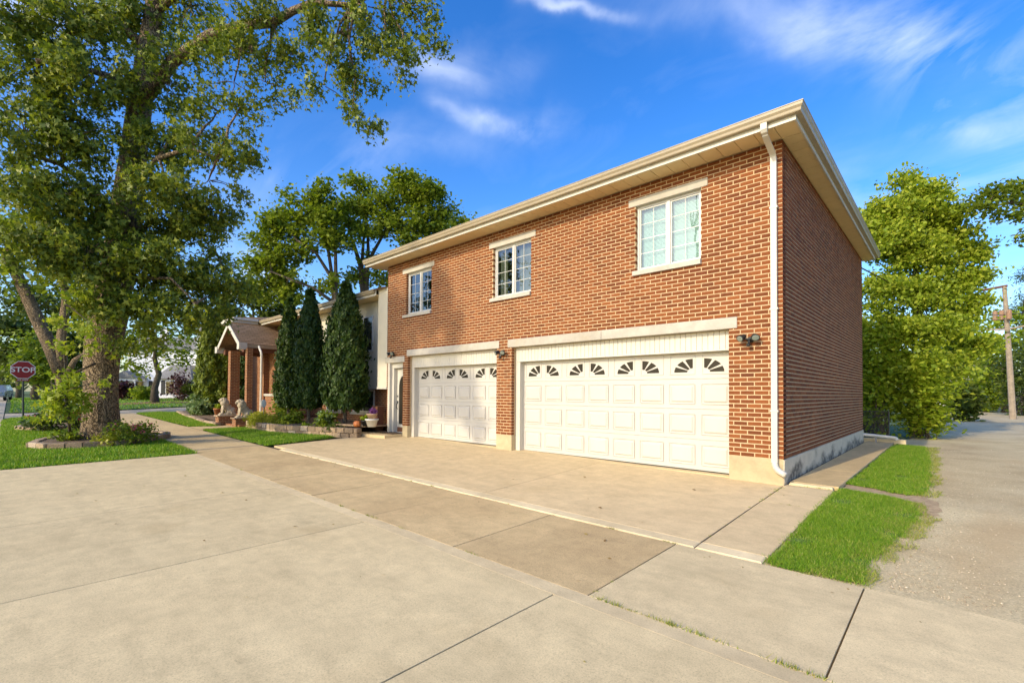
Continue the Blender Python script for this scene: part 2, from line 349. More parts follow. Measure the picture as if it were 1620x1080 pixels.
def shingle(name, a, b):
    t = NT(name); br = t.n('ShaderNodeTexBrick'); br.inputs['Color1'].default_value = (*a, 1); br.inputs['Color2'].default_value = (*b, 1); br.inputs['Mortar'].default_value = (*(q*.4 for q in a), 1)
    br.inputs['Scale'].default_value = 1; br.inputs['Mortar Size'].default_value = .008; br.inputs['Brick Width'].default_value = .3; br.inputs['Row Height'].default_value = .10
    s = t.n('ShaderNodeSeparateXYZ'); t.l(t.pos, s.inputs[0]); cb = t.n('ShaderNodeCombineXYZ'); t.l(s.outputs[1], cb.inputs[0]); t.l(t.math('MULTIPLY', s.outputs[2], 1.25), cb.inputs[1]); t.l(cb.outputs[0], br.inputs['Vector'])
    c = t.mix(1, br.outputs['Color'], t.ramp(t.noise(60, 3), [(.3, .7), (.7, 1.2)]), 'MULTIPLY'); t.col(c); t.rough(.95); return t.m
M['shingle'] = shingle('brown_shingle', (.22, .145, .08), (.30, .20, .12))
M['greyshingle'] = shingle('grey_shingle', (.22, .21, .19), (.32, .31, .29))
M['stucco'] = plain('stucco_cream', (.62, .57, .44), .9, .06, 2, .4, 40)
M['siding'] = plain('white_siding', (.78, .79, .80), .6, .04)
M['stone'] = None
def stone_mat():
    t = NT('wall_stone'); rnd = island_random(t); c = t.ramp(rnd, [(0, (.22, .16, .10)), (.4, (.36, .25, .15)), (.7, (.46, .33, .20)), (1, (.52, .40, .28))]); c = t.mix(1, c, t.ramp(t.noise(28, 6, .7), [(.3, .6), (.7, 1.25)]), 'MULTIPLY'); t.col(c); t.rough(.95); t.bump(t.noise(35, 5, .7), .8, .02); return t.m
M['stone'] = stone_mat()
M['statue'] = plain('cast_stone', (.46, .38, .265), .9, .30, 9, .6, 40)
M['terracotta'] = plain('terracotta', (.45, .17, .06), .8, .15, 5)
M['pumpkin'] = plain('pumpkin_orange', (.55, .17, .04), .5, .2, 8)
M['whitepot'] = plain('white_pot', (.70, .68, .62), .4, .05)
M['tanpot'] = plain('tan_pot', (.52, .36, .22), .7, .1)
M['wood'] = plain('pole_wood', (.34, .27, .19), .9, .25, 5, .5, 30)
M['brownwood'] = plain('brown_wood', (.14, .055, .025), .7, .2, 6)
M['greymetal'] = plain('grey_metal', (.25, .25, .24), .5, .1, 5, metal=.3)
M['signred'] = plain('sign_red', (.26, .006, .006), .45, .06)
M['signwhite'] = plain('sign_white', (.74, .66, .60), .45, .03)
M['postgreen'] = plain('post_dark_green', (.03, .045, .03), .6, .1)
M['carpaint'] = plain('car_paint', (.20, .25, .30), .25, .04, metal=.3)
M['tyre'] = plain('tyre_rubber', (.02, .02, .02), .85, .1)
M['chrome'] = plain('rim_metal', (.45, .45, .45), .3, .05, metal=.8)
M['pipe'] = plain('pipe_white', (.62, .60, .52), .5, .08, 8)
M['doormat'] = plain('mat_brown', (.11, .065, .03), .95, .3, 20)

LV = {
 'maple': leaf_mat('maple_leaves', [(0, (.05, .085, .011)), (.35, (.12, .17, .016)), (.7, (.24, .29, .024)), (.93, (.42, .42, .04)), (1, (.48, .41, .07))], .38),
 'bright': leaf_mat('young_maple_leaves', [(0, (.16, .24, .018)), (.5, (.32, .40, .03)), (1, (.52, .52, .06))], .45),
 'mid': leaf_mat('mid_green_leaves', [(0, (.08, .13, .013)), (.5, (.20, .27, .022)), (1, (.36, .40, .045))], .46),
 'lime': leaf_mat('lime_leaves', [(0, (.14, .22, .015)), (.5, (.31, .40, .026)), (1, (.54, .56, .06))], .48),
 'dark': leaf_mat('dark_leaves', [(0, (.040, .070, .012)), (.5, (.085, .125, .018)), (1, (.16, .19, .03))], .35),
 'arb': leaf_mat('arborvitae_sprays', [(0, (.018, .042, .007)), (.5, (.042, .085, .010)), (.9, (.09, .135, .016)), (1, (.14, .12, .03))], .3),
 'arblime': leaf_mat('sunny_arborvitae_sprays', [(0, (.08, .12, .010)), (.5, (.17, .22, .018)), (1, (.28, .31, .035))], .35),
 'purple': leaf_mat('purple_leaves', [(0, (.035, .012, .016)), (.6, (.085, .030, .03)), (1, (.15, .06, .045))], .25, .5, (1, .8, .7)),
 'yellow': leaf_mat('yellow_green_sprays', [(0, (.22, .27, .02)), (.6, (.40, .41, .03)), (1, (.52, .44, .06))], .4),
 'pale': leaf_mat('pale_leaves', [(0, (.12, .20, .06)), (.6, (.24, .33, .14)), (1, (.50, .53, .30))], .3),
 'pink': leaf_mat('pink_petals', [(0, (.45, .06, .09)), (1, (.66, .20, .24))], .3, .5, (1, .6, .6)),
 'violet': leaf_mat('violet_petals', [(0, (.18, .03, .20)), (1, (.44, .20, .46))], .3, .5, (1, .6, 1)),
 'brownleaf': leaf_mat('dry_leaves', [(0, (.16, .09, .035)), (.6, (.30, .20, .07)), (1, (.42, .36, .12))], .2),
}

#@@SETTING
# ================================================================== the setting
def sheet(name, poly, mat, dz, parent=None, kind='structure', sub=None):
    """a thin ground sheet over a polygon (x, y), following the ground, with a small skirt; clipped along the ground's break lines"""
    bm = bmesh.new(); bm.faces.new([bm.verts.new((p[0], p[1], 0)) for p in poly])
    for ax, vals in (('x', (0, -12, -24, -36, -48, -60)), ('y', (-14, -5.4, -3.75, -3.6, 0))):
        for v in vals:
            co = (v, 0, 0) if ax == 'x' else (0, v, 0); no = (1, 0, 0) if ax == 'x' else (0, 1, 0)
            bmesh.ops.bisect_plane(bm, geom=bm.verts[:]+bm.edges[:]+bm.faces[:], plane_co=co, plane_no=no, dist=1e-5)
    for v in bm.verts: v.co.z = float(gz(v.co.x, v.co.y))+dz
    bmesh.ops.recalc_face_normals(bm, faces=bm.faces[:])
    if bm.faces[:] and bm.faces[0].normal.z < 0: bmesh.ops.reverse_faces(bm, faces=bm.faces[:])
    me = bpy.data.meshes.new(name); bm.to_mesh(me); bm.free(); me.materials.append(mat)
    o = link(bpy.data.objects.new(name, me), parent)
    if kind: o['kind'] = kind
    return o
gx = [-600, -200, -100, -60, -48, -36, -24, -12, 0, 5, 20, 60, 200, 600]; gy = [-400, -100, -40, -14, -9, -5.4, -3.75, -3.6, 0, 5, 20, 60, 200, 600]
mb = MB(); mb.add([(x, y, float(gz(x, y))-.07) for y in gy for x in gx], [(j*len(gx)+i, j*len(gx)+i+1, (j+1)*len(gx)+i+1, (j+1)*len(gx)+i) for j in range(len(gy)-1) for i in range(len(gx)-1)])
tag(obj('ground', mb, M['ground']), kind='structure')

def slab(x0, x1, y0, y1, mat, parent, name='slab', dz=0.0, gap=.007, th=.09, lift=(0, 0, 0, 0), cham=.009):
    x0 += gap; x1 -= gap; y0 += gap; y1 -= gap
    P = [(x0, y0), (x1, y0), (x1, y1), (x0, y1)]; c = cham
    T = [(x0+c, y0+c), (x1-c, y0+c), (x1-c, y1-c), (x0+c, y1-c)]
    vs_ = []
    for k in range(4): vs_.append((*P[k], float(gz(*P[k]))+dz+lift[k]-th))
    for k in range(4): vs_.append((*P[k], float(gz(*P[k]))+dz+lift[k]-c*.8))
    for k in range(4): vs_.append((*T[k], float(gz(*T[k]))+dz+lift[k]))
    m_ = MB().add(vs_, [(8, 9, 10, 11)]+[(a+k, a+(k+1) % 4, a+4+(k+1) % 4, a+4+k) for a in (0, 4) for k in range(4)])
    return obj(name, m_, mat, parent)

apron = tag(sheet('driveway_apron', [(-12.25, -8.93), (12, -8.93), (12, -5.4), (-12.25, -5.4)], M['joint'], -.03), 'large pale concrete apron slabs before the sidewalk', kind='structure')
xs = [-12.25, -6.45, -3.5, -.42, 2.55, 5.5, 9, 12]
for i in range(len(xs)-1): slab(xs[i], xs[i+1], -8.93, -5.575, M['apron'], apron, gap=.0065, cham=.003)
for i in range(len(xs)-1): slab(xs[i], xs[i+1], -5.5823, -5.41, M['strip'], apron, 'edge_strip', .0, gap=.0008, cham=.0004)
walk = tag(sheet('sidewalk', [(-33, -5.4), (12, -5.4), (12, -3.66), (-33, -3.66)], M['joint'], -.035), kind='structure')
x = -.2
slab(-.2, 1.47, -5.41, -3.68, M['walkgrey'], walk, gap=.006, cham=.003); slab(1.47, 5.2, -5.41, -3.68, M['walkgrey'], walk, gap=.006, cham=.004); slab(5.2, 12, -5.41, -3.68, M['walkgrey'], walk)
while x > -32.5:
    slab(x-1.75, x, -5.41, -3.68, M['walk'], walk, lift=[random.uniform(-.004, .004) for _ in range(4)], gap=.005 if x < -.3 else .008, cham=.005); x -= 1.75
drive = tag(sheet('driveway', [(-12.4, -3.66), (.75, -3.66), (.75, .35), (-12.4, .35)], M['joint'], -.05), kind='structure')
for a, b in ((-12.3, -6.42), (-6.42, -3.5), (-3.5, -.01)): slab(a, b, -3.48, 0.32, M['drive'], drive, dz=.0, gap=.006, cham=.004)
for a, b in ((-11.4, -6.9), (-6.9, -3.5), (-3.5, -.01)): slab(a, b, -3.67, -3.48, M['kerb'], drive, 'kerb_stone', dz=.004, gap=.003, th=.13, cham=.012)
slab(-.002, .66, -3.67, -3.48, M['kerb'], drive, 'kerb_stone', dz=.004, gap=.003, th=.13, cham=.012)
slab(-.002, .67, -3.48, -1.25, M['drive'], drive, gap=.005); slab(-.002, .68, -1.25, .12, M['drive'], drive, dz=-.004, gap=.005)
side = tag(sheet('side_path', [(.0, .12), (.75, .12), (.72, 10.5), (0, 10.5)], M['joint'], -.03), kind='structure')
slab(.04, .66, .12, .24, M['kerb'], side, 'kerb_stone', dz=.03, cham=.02)
for a, b in ((.24, 2.2), (2.2, 4.4), (4.4, 6.6), (6.6, 8.8), (8.8, 10.6)): slab(.03, .72, a, b, M['walk'], side, dz=.035)

tag(sheet('street', [(-300, -19), (40, -19), (40, -8.94), (-300, -8.94)], M['street'], -.045), kind='structure')
tag(sheet('cross_street', [(-38.2, -8.9), (-33.2, -8.9), (-33.2, 140), (-38.2, 140)], M['street'], -.041), kind='structure')
tag(sheet('alley', [(.6, -3.66), (12, -3.66), (12, 130), (.9, 130), (1.1, 14), (.7, 11)], M['alley'], -.03), kind='structure')

def grass_blades(name, poly, n, hgt, wid, mat, dz=0.0, label=None, bend=.5, seedmask=None, fringe=.07):
    poly = np.array(poly, float); lo = poly.min(0); hi = poly.max(0); pts = np.empty((0, 2))
    while len(pts) < n:
        q = lo+(hi-lo)*rng.random((n, 2)); ins = np.zeros(n, bool); j = len(poly)-1
        for i in range(len(poly)):
            xi, yi = poly[i]; xj, yj = poly[j]
            ins ^= ((yi > q[:, 1]) != (yj > q[:, 1])) & (q[:, 0] < (xj-xi)*(q[:, 1]-yi)/(yj-yi+1e-12)+xi); j = i
        q = q[ins]
        if seedmask is not None: q = q[seedmask(q)]
        pts = np.vstack([pts, q])
    pts = pts[:n]
    if fringe:                                       # stray blades over the edge
        m = int(n*fringe); i = rng.integers(0, len(poly), m); e0 = poly[i]; e1 = poly[(i+1) % len(poly)]; pts[:m] = e0+(e1-e0)*rng.random((m, 1))+rng.normal(0, .03, (m, 2))
    h = hgt*(.55+.75*rng.random(n)); w = wid*(.6+.8*rng.random(n)); a = rng.random(n)*6.283; le = h*bend*(rng.random(n)+.1); la = rng.random(n)*6.283
    z = gz(pts[:, 0], pts[:, 1])+dz; dx = np.cos(a)*w; dy = np.sin(a)*w
    V = np.empty((n, 3, 3)); V[:, 0] = np.stack([pts[:, 0]-dx, pts[:, 1]-dy, z], 1); V[:, 1] = np.stack([pts[:, 0]+dx, pts[:, 1]+dy, z], 1)
    V[:, 2] = np.stack([pts[:, 0]+le*np.cos(la), pts[:, 1]+le*np.sin(la), z+h], 1)
    return tag(link(bpy.data.objects.new(name, np_mesh(name, V.reshape(-1, 3), 3, mat))), label, 'grass', kind='stuff')
def wobble(poly, step, amp):
    out = []
    for i in range(len(poly)):
        a = np.array(poly[i]); b = np.array(poly[(i+1) % len(poly)]); k = max(1, int(np.linalg.norm(b-a)/step))
        for j in range(k): out.append(tuple(a+(b-a)*j/k+rng.normal(0, amp, 2)))
    return out
lawn_near = wobble([(.70, -3.62), (1.43, -3.60), (1.47, -2.9), (1.56, -2.1), (1.64, -1.4), (1.70, -.7), (1.60, -.1), (1.35, .18), (1.05, .22), (.76, .40), (.70, -.5)], .14, .022)
lawn_back = wobble([(.76, .95), (1.15, .80), (1.50, .52), (1.70, .75), (1.72, 1.8), (1.68, 4.2), (1.56, 7.0), (1.44, 9.6), (.78, 9.8)], .2, .03)
tag(sheet('lawn', lawn_near, M['turf'], -.012), kind='structure'); tag(sheet('lawn', lawn_back, M['turf'], -.012), kind='structure')
tag(sheet('dirt_patch', wobble([(.72, .10), (1.1, .02), (1.5, -.2), (1.66, -.7), (1.82, -.9), (1.92, -.3), (1.86, .3), (1.74, .8), (1.2, 1.1), (.72, 1.15)], .12, .03), M['dirt'], -.024), kind='structure')
def patchy(q): return np.sin(q[:, 0]*7.1+np.sin(q[:, 1]*3.3)*1.7)+np.sin(q[:, 1]*5.7+q[:, 0]*2.1) > -1.45+1.2*rng.random(len(q))-.6
grass_blades('grass', lawn_near, 46000, .038, .0032, M['grass'], -.016, 'short green grass strip between the path and the alley, near the sidewalk', 1.0, patchy)
grass_blades('grass', lawn_back, 46000, .045, .005, M['grass'], -.016, 'long green grass strip beside the brick wall, running back from the dirt gap', 1.0, patchy)
edge = wobble([(.95, -3.66), (1.30, -3.2), (1.38, -2.2), (1.45, -1.3), (1.50, -.6), (1.40, .0), (1.72, .0), (1.86, -.9), (1.80, -1.7), (1.66, -2.4), (1.56, -3.0), (1.52, -3.66)], .15, .05)
grass_blades('grass', edge, 5000, .035, .0035, M['drygrass'], -.018, 'dry yellowing grass creeping over the edge of the alley', 1.3, patchy)
grass_blades('grass', wobble([(1.4, .6), (1.55, 3), (1.5, 6), (1.4, 9.5), (1.75, 9.6), (1.82, 6), (1.85, 3), (1.85, .6)], .3, .05), 3500, .04, .005, M['drygrass'], -.02, 'dry grass fringe along the alley beside the long grass strip', 1.3, patchy)
parkway = wobble([(-12.27, -8.9), (-12.25, -5.43), (-31.5, -5.43), (-32.9, -6.2), (-33.0, -7.6), (-32, -8.6), (-30.2, -8.9)], .6, .012)
front_lawn = wobble([(-12.45, -3.62), (-12.6, -1.55), (-13.6, -1.62), (-15.8, -2.35), (-18.2, -2.35), (-18.6, -2.75), (-18.95, -3.62)], .5, .015)
side_lawn = wobble([(-21.0, -3.62), (-20.2, -2.85), (-24.8, -2.6), (-31, -2.0), (-32.8, -2.6), (-32.8, -3.62)], .6, .015)
far_lawn = wobble([(-38.4, -8.6), (-38.4, 22), (-90, 22), (-90, -8.6)], 3, .03)
for p_, n_, h_, w_, lb in ((parkway, 70000, .07, .011, 'green parkway grass round the maple tree'), (front_lawn, 22000, .07, .010, 'green grass before the stone retaining wall'), (side_lawn, 16000, .08, .013, 'green grass beyond the path to the porch'), (far_lawn, 26000, .11, .035, 'green grass of the white house across the side street')):
    tag(sheet('lawn', p_, M['turf'], .004), kind='structure'); grass_blades('grass', p_, n_, h_, w_, M['grass'], .0, lb)
fw = tag(sheet('front_path', [(-21.0, -3.66), (-18.95, -3.66), (-18.55, -2.75), (-18.6, -1.3), (-20.3, -1.3), (-20.25, -2.85)], M['walk'], -.004), kind='structure')
tag(sheet('garden_bed', [(-12.7, -1.45), (-12.2, -.2), (-12.2, .7), (-18, .7), (-18.2, -2.15), (-15.8, -2.1), (-13.6, -1.45)], M['soil'], .26), kind='structure')
tag(sheet('garden_bed', [(-20.3, -2.5), (-20.3, .5), (-33, .8), (-31, -1.85), (-24.8, -2.4)], M['soil'], .10), kind='structure')
tag(sheet('far_path', [(-38.4, -5.4), (-38.4, -4.4), (-80, -4.4), (-80, -5.4)], M['street'], .012), kind='structure')
# weeds in the joints, litter on the slabs
def tufts(name, spots, mat, label, per=26, h=.05, w=.004, spread=.03):
    V = []
    for (x_, y_, s_) in spots:
        for k in range(int(per*s_)):
            a = random.random()*6.283; q = np.array([x_+random.gauss(0, spread*2*s_), y_+random.gauss(0, spread*s_*.4), 0]); q[2] = float(gz(q[0], q[1]))-.006
            hh = h*s_*(.4+random.random()); lean = hh*random.random()*1.1; la = random.random()*6.283
            V += [q+np.array([math.cos(a)*w, math.sin(a)*w, 0]), q-np.array([math.cos(a)*w, math.sin(a)*w, 0]), q+np.array([lean*math.cos(la), lean*math.sin(la), hh])]
    return tag(link(bpy.data.objects.new(name, np_mesh(name, np.array(V), 3, mat))), label, 'weeds', kind='stuff')
sp = [(random.uniform(-.1, 1.5), -5.41, random.uniform(.3, 1.0)) for k in range(24)]+[(random.uniform(-9, -.4), -5.41, random.uniform(.2, .6)) for k in range(20)]
sp += [(random.uniform(-.02, .02), random.uniform(-3.3, -.2), random.uniform(.2, .55)) for k in range(12)]+[(random.uniform(-11, 0), -3.68, random.uniform(.15, .5)) for k in range(26)]
sp += [(-.2, random.uniform(-5.3, -3.8), .3) for k in range(7)]+[(random.uniform(.1, .6), -1.25, .3) for k in range(5)]+[(random.uniform(.2, .7), .1, .4) for k in range(5)]+[(-3.6+random.gauss(0, .4), -5.41, .6) for k in range(6)]
tufts('weeds', sp, M['drygrass'], 'small dry weeds growing in the slab joints')
def litter(name, n, mat, label):
    V = []
    for k in range(n):
        x_ = random.uniform(-9, 2.0); y_ = random.choice([random.uniform(-8, -5.6), random.uniform(-5.4, -3.8), random.uniform(-5.4, -3.8), random.uniform(-3.4, -.4)]); s_ = random.uniform(.006, .022)
        if random.random() < .25: s_ *= 1.6
        a = random.random()*6.283; c = np.array([x_, y_, float(gz(x_, y_))+.006]); d1 = np.array([math.cos(a), math.sin(a), 0])*s_; d2 = np.array([-math.sin(a), math.cos(a), 0])*s_*.5
        V += [c-d1, c-d2+[0, 0, s_*.4], c+d1+[0, 0, s_*.3], c+d2]
    return tag(link(bpy.data.objects.new(name, np_mesh(name, np.array(V), 4, mat))), label, 'leaf litter', kind='stuff')
litter('leaf_litter', 90, LV['brownleaf'], 'scattered dry leaf bits lying on the concrete')

def stones(name, n, label):
    V = []; Fq = []
    for k in range(n):
        y_ = -3.5+14*random.random()**1.6; x_ = 1.62+abs(random.gauss(0, .45)) if random.random() < .6 else random.uniform(1.6, 4.5)
        s_ = random.uniform(.003, .009)*(1.6 if random.random() < .06 else 1); c = np.array([x_, y_, float(gz(x_, y_))-.028]); a = random.random()*6.28
        ca, sa = math.cos(a), math.sin(a); P = [(ca*s_, sa*s_, 0), (-sa*s_*.7, ca*s_*.7, 0), (-ca*s_, -sa*s_, 0), (sa*s_*.8, -ca*s_*.8, 0), (ca*s_*.2, sa*s_*.2, s_*.8)]
        b = len(V); V += [tuple(c+np.array(p)) for p in P]; Fq += [(b, b+1, b+4), (b+1, b+2, b+4), (b+2, b+3, b+4), (b+3, b, b+4)]
    m_ = MB(); m_.v = V; m_.f = Fq; return tag(obj(name, m_, M['gravelstone']), label, 'gravel', kind='stuff')
def gs_mat():
    t = NT('loose_gravel'); c = t.ramp(island_random(t), [(0, (.24, .18, .11)), (.6, (.46, .36, .23)), (1, (.66, .55, .38))]); t.col(c); t.rough(.95); return t.m
M['gravelstone'] = gs_mat()
stones('gravel', 3800, 'loose pale gravel scattered along the edge of the alley')

# ================================================================== brick garage wing
W, D, ZB, ZT = 11.945, 9.48, .4124, 5.7455
G = thing('brick_garage', 'two-storey red brick building with two white garage doors', 'building', (0, 0, 0))
# openings in the front: x0, x1, z0, z1
OPEN = [(-11.90, -11.01, .0, 2.48), (-10.731, -6.702, -1, 2.66), (-6.152, -.862, -1, 2.66), (-2.691, -1.355, 3.99, 5.336), (-6.855, -5.53, 3.99, 5.336), (-10.86, -9.535, 3.99, 5.336)]
# mortar core: strips between the openings' edges, set back 6 mm behind the brick faces
def core():
    m_ = MB(); e = .006
    xsx = sorted({-W+e, -e}|{o[0]-e for o in OPEN}|{o[1]+e for o in OPEN}); zsz = sorted({ZB, ZT}|{max(ZB, o[2]-e) for o in OPEN}|{o[3]+e for o in OPEN})
    solid = {}
    for i in range(len(xsx)-1):
        for j in range(len(zsz)-1):
            cx_, cz_ = (xsx[i]+xsx[i+1])/2, (zsz[j]+zsz[j+1])/2
            if not any(o[0]-e < cx_ < o[1]+e and o[2]-e < cz_ < o[3]+e for o in OPEN): solid[i, j] = 1
    yf, yb = e, .20
    for (i, j) in solid:
        a, b, c, d = xsx[i], xsx[i+1], zsz[j], zsz[j+1]
        m_.quad((a, yf, c), (b, yf, c), (b, yf, d), (a, yf, d))
        if (i-1, j) not in solid: m_.quad((a, yb, c), (a, yf, c), (a, yf, d), (a, yb, d))
        if (i+1, j) not in solid: m_.quad((b, yf, c), (b, yb, c), (b, yb, d), (b, yf, d))
        if (i, j-1) not in solid: m_.quad((a, yf, c), (a, yb, c), (b, yb, c), (b, yf, c))
        if (i, j+1) not in solid: m_.quad((a, yf, d), (b, yf, d), (b, yb, d), (a, yb, d))
    m_.quad((-e, yf, ZB), (-e, D-e, ZB), (-e, D-e, ZT), (-e, yf, ZT))                                   # side
    m_.quad((-e, D-e, ZB), (-W+e, D-e, ZB), (-W+e, D-e, ZT), (-e, D-e, ZT)); m_.quad((-W+e, D-e, ZB), (-W+e, yf, ZB), (-W+e, yf, ZT), (-W+e, D-e, ZT))
    return m_
obj('mortar_wall', core(), M['mortar'], G)
CH, BH, BL, MOD, DEPTH = .07618, .0575, .208, .226, .095
def sub_iv(iv, a, b):
    out = []
    for (p, q) in iv:
        if b <= p or a >= q: out.append((p, q)); continue
        if a > p: out.append((p, a))
        if b < q: out.append((b, q))
    return out
front = []; sidew = []
for i in range(70):
    z0 = ZB+i*CH+.010; z1 = z0+BH
    lead = BL if i % 2 == 0 else BL/2-.009+.0
    free = [(-W, 0)]
    for o in OPEN:
        if min(z1, o[3])-max(z0, o[2]) > .012: free = sub_iv(free, o[0], o[1])
    x1 = 0.0; first = True
    while x1 > -W:
        ln = lead if first else BL
        for (a, b) in free:
            p, q = max(a, x1-ln), min(b, x1)
            if q-p > .03: front.append((p, q, z0, z1, q-p > BL-.004, BL if (first and i % 2) else DEPTH))
        x1 -= ln+(MOD-BL); first = False
    y0 = BL if i % 2 else DEPTH                       # the end of the front's corner brick shows on the side
    yy = y0+.018
    while yy < D-.02:
        q = min(yy+BL, D)
        if q-yy > .03: sidew.append((yy, q, z0, z1))
        yy += MOD
front.sort(key=lambda b: (b[1]-CAM[0])**2+CAM[1]**2+(b[2]-CAM[2])**2)
full_me = MB().box(-BL/2, BL/2, 0, DEPTH, 0, BH).mesh('brick', M['brick'])
n_ind = 0; rest = MB()
for (p, q, z0, z1, full, dep) in front:
    jy = random.uniform(-.0015, .0015); jz = random.uniform(-.0012, .0012)
    if full and n_ind < 300:
        o = bpy.data.objects.new('brick', full_me); o.location = ((p+q)/2, jy, z0+jz); link(o); o.parent = G; n_ind += 1
    else: rest.box(p, q, jy, dep+jy, z0+jz, z1+jz)
tag(obj('front_brickwork', rest, M['brick'], G), kind='stuff')
rest = MB()
for (a, b, z0, z1) in sidew:
    jx = random.uniform(-.0015, .0015); rest.box(-.09+jx, jx, a, b, z0, z1)
tag(obj('side_brickwork', rest, M['brick'], G), kind='stuff')
# foundation
for a, b in ((-11.01, -10.731), (-6.702, -6.152), (-.862, -.003)): obj('foundation', MB().box(a, b, .003, .3, -.3, ZB, .004), M['foundation'], G)
obj('side_foundation', MB().box(-.25, .012, .006, D, -.3, ZB-.004, .006), M['stained'], G)
obj('back_foundation', MB().box(-W, -.26, D-.3, D-.01, -.3, ZB), M['foundation'], G)
# soffit, fascia, gutter, roof
OY, OX = .53, .30
n_s = 42; sb = (W+.55+OX)/n_s
me_s = MB().box(0, sb-.008, 0, OY-.03, 0, .02, .003).mesh('soffit_board', M['soffit'])
for k in range(n_s):
    o = bpy.data.objects.new('soffit_board', me_s); o.location = (-W-.55+k*sb, -OY+.012, ZT-.001); link(o); o.parent = G
n_t = 33; tb = (D+OX+.0)/n_t
me_t = MB().box(0, OX-.02, 0, tb-.008, 0, .02, .003).mesh('soffit_board', M['soffit'])
for k in range(n_t):
    o = bpy.data.objects.new('soffit_board', me_t); o.location = (.004, .003+k*tb, ZT-.001); link(o); o.parent = G
obj('soffit_backing', MB().box(-W-.54, OX-.02, -OY+.02, D+.29, ZT+.022, ZT+.04), M['soffit'], G)
obj('fascia', MB().box(-W-.55, OX+.012, -OY-.012, -OY+.012, ZT-.025, ZT+.12).box(OX-.012, OX+.0125, -OY+.012, D+.3, ZT-.025, ZT+.12), M['trimwhite'], G)
gp = [(0, 0), (-.075, 0), (-.082, .012), (-.088, .045), (-.112, .080), (-.116, .118), (-.124, .122), (-.124, .134), (-.108, .134), (-.105, .12), (-.01, .10), (0, .134)]   # K profile: outward, up
def gutter_front(yw, z, x0, x1, gp_=gp): # along X; mitred at x1
    m_ = MB(); n = len(gp_)
    m_.add([(x0, yw+p[0], z+p[1]) for p in gp_]+[(x1-p[0], yw+p[0], z+p[1]) for p in gp_], [tuple(range(n-1, -1, -1)), tuple(range(n, 2*n))]+[(i, (i+1) % n, (i+1) % n+n, i+n) for i in range(n)]); return m_
gm = gutter_front(-OY-.013, ZT+.055, -W-.56, OX+.013)
obj('gutter', gm, M['fasciatan'], G)
n = len(gp); sgm = MB().add([(OX+.013-p[0], -OY-.013+p[0], ZT+.055+p[1]) for p in gp]+[(OX+.013-p[0], D+.42, ZT+.055+p[1]) for p in gp], [tuple(range(n)), tuple(range(2*n-1, n-1, -1))]+[(i, i+n, (i+1) % n+n, (i+1) % n) for i in range(n)])
obj('gutter', sgm, M['fasciatan'], G)
rz = ZT+.15; x0, x1, y0, y1 = -W-.6, OX+.06, -OY-.06, D+.4; rh = 1.55; hx = (y1-y0)/2
obj('roof', MB().add([(x0, y0, rz), (x1, y0, rz), (x1, y1, rz), (x0, y1, rz), (x0+hx, (y0+y1)/2, rz+rh), (x1-hx, (y0+y1)/2, rz+rh)], [(0, 1, 5, 4), (1, 2, 5), (2, 3, 4, 5), (3, 0, 4), (3, 2, 1, 0)]), M['shingle'], G)
# downspout
dx_ = -.122
dsp = MB()
def rect_tube(m_, pts, hw, hd):
    rings = []
    for p in pts: rings.append([(p[0]-hw, p[1]-p[3], p[2]-p[4]), (p[0]+hw, p[1]-p[3], p[2]-p[4]), (p[0]+hw, p[1]+p[3], p[2]+p[4]), (p[0]-hw, p[1]+p[3], p[2]+p[4])])
    vs_ = [q for r_ in rings for q in r_]; fs_ = [(3, 2, 1, 0)]
    for i in range(len(rings)-1):
        for k in range(4): fs_.append((i*4+k, i*4+(k+1) % 4, i*4+4+(k+1) % 4, i*4+4+k))
    fs_.append(tuple(len(vs_)-4+k for k in range(4))); m_.add(vs_, fs_)
rect_tube(dsp, [(dx_, -.59, 5.80, .032, 0), (dx_, -.59, 5.70, .032, 0), (dx_, -.56, 5.64, .028, -.016), (dx_, -.10, 5.50, .026, -.020), (dx_, -.045, 5.45, .032, -.008), (dx_, -.042, 5.38, .032, 0), (dx_, -.042, .36, .032, 0)], .046, 0)
ds = obj('downspout', dsp, M['trimwhite'], G)
el = MB(); pts = []
for k in range(7):
    t = k/6*R(68); pts.append((dx_+.17*(1-math.cos(t)), -.044-.02*math.sin(t), .36-.17*math.sin(t)))
pts.append((pts[-1][0]+.06, pts[-1][1]-.01, pts[-1][2]-.03)); el.tube(pts, .05, 10); obj('elbow', el, M['trimwhite'], ds, True)
for z_ in (4.6, 2.9, 1.2): obj('strap', MB().box(dx_-.062, dx_+.062, -.078, -.002, z_, z_+.03), M['trimwhite'], ds)

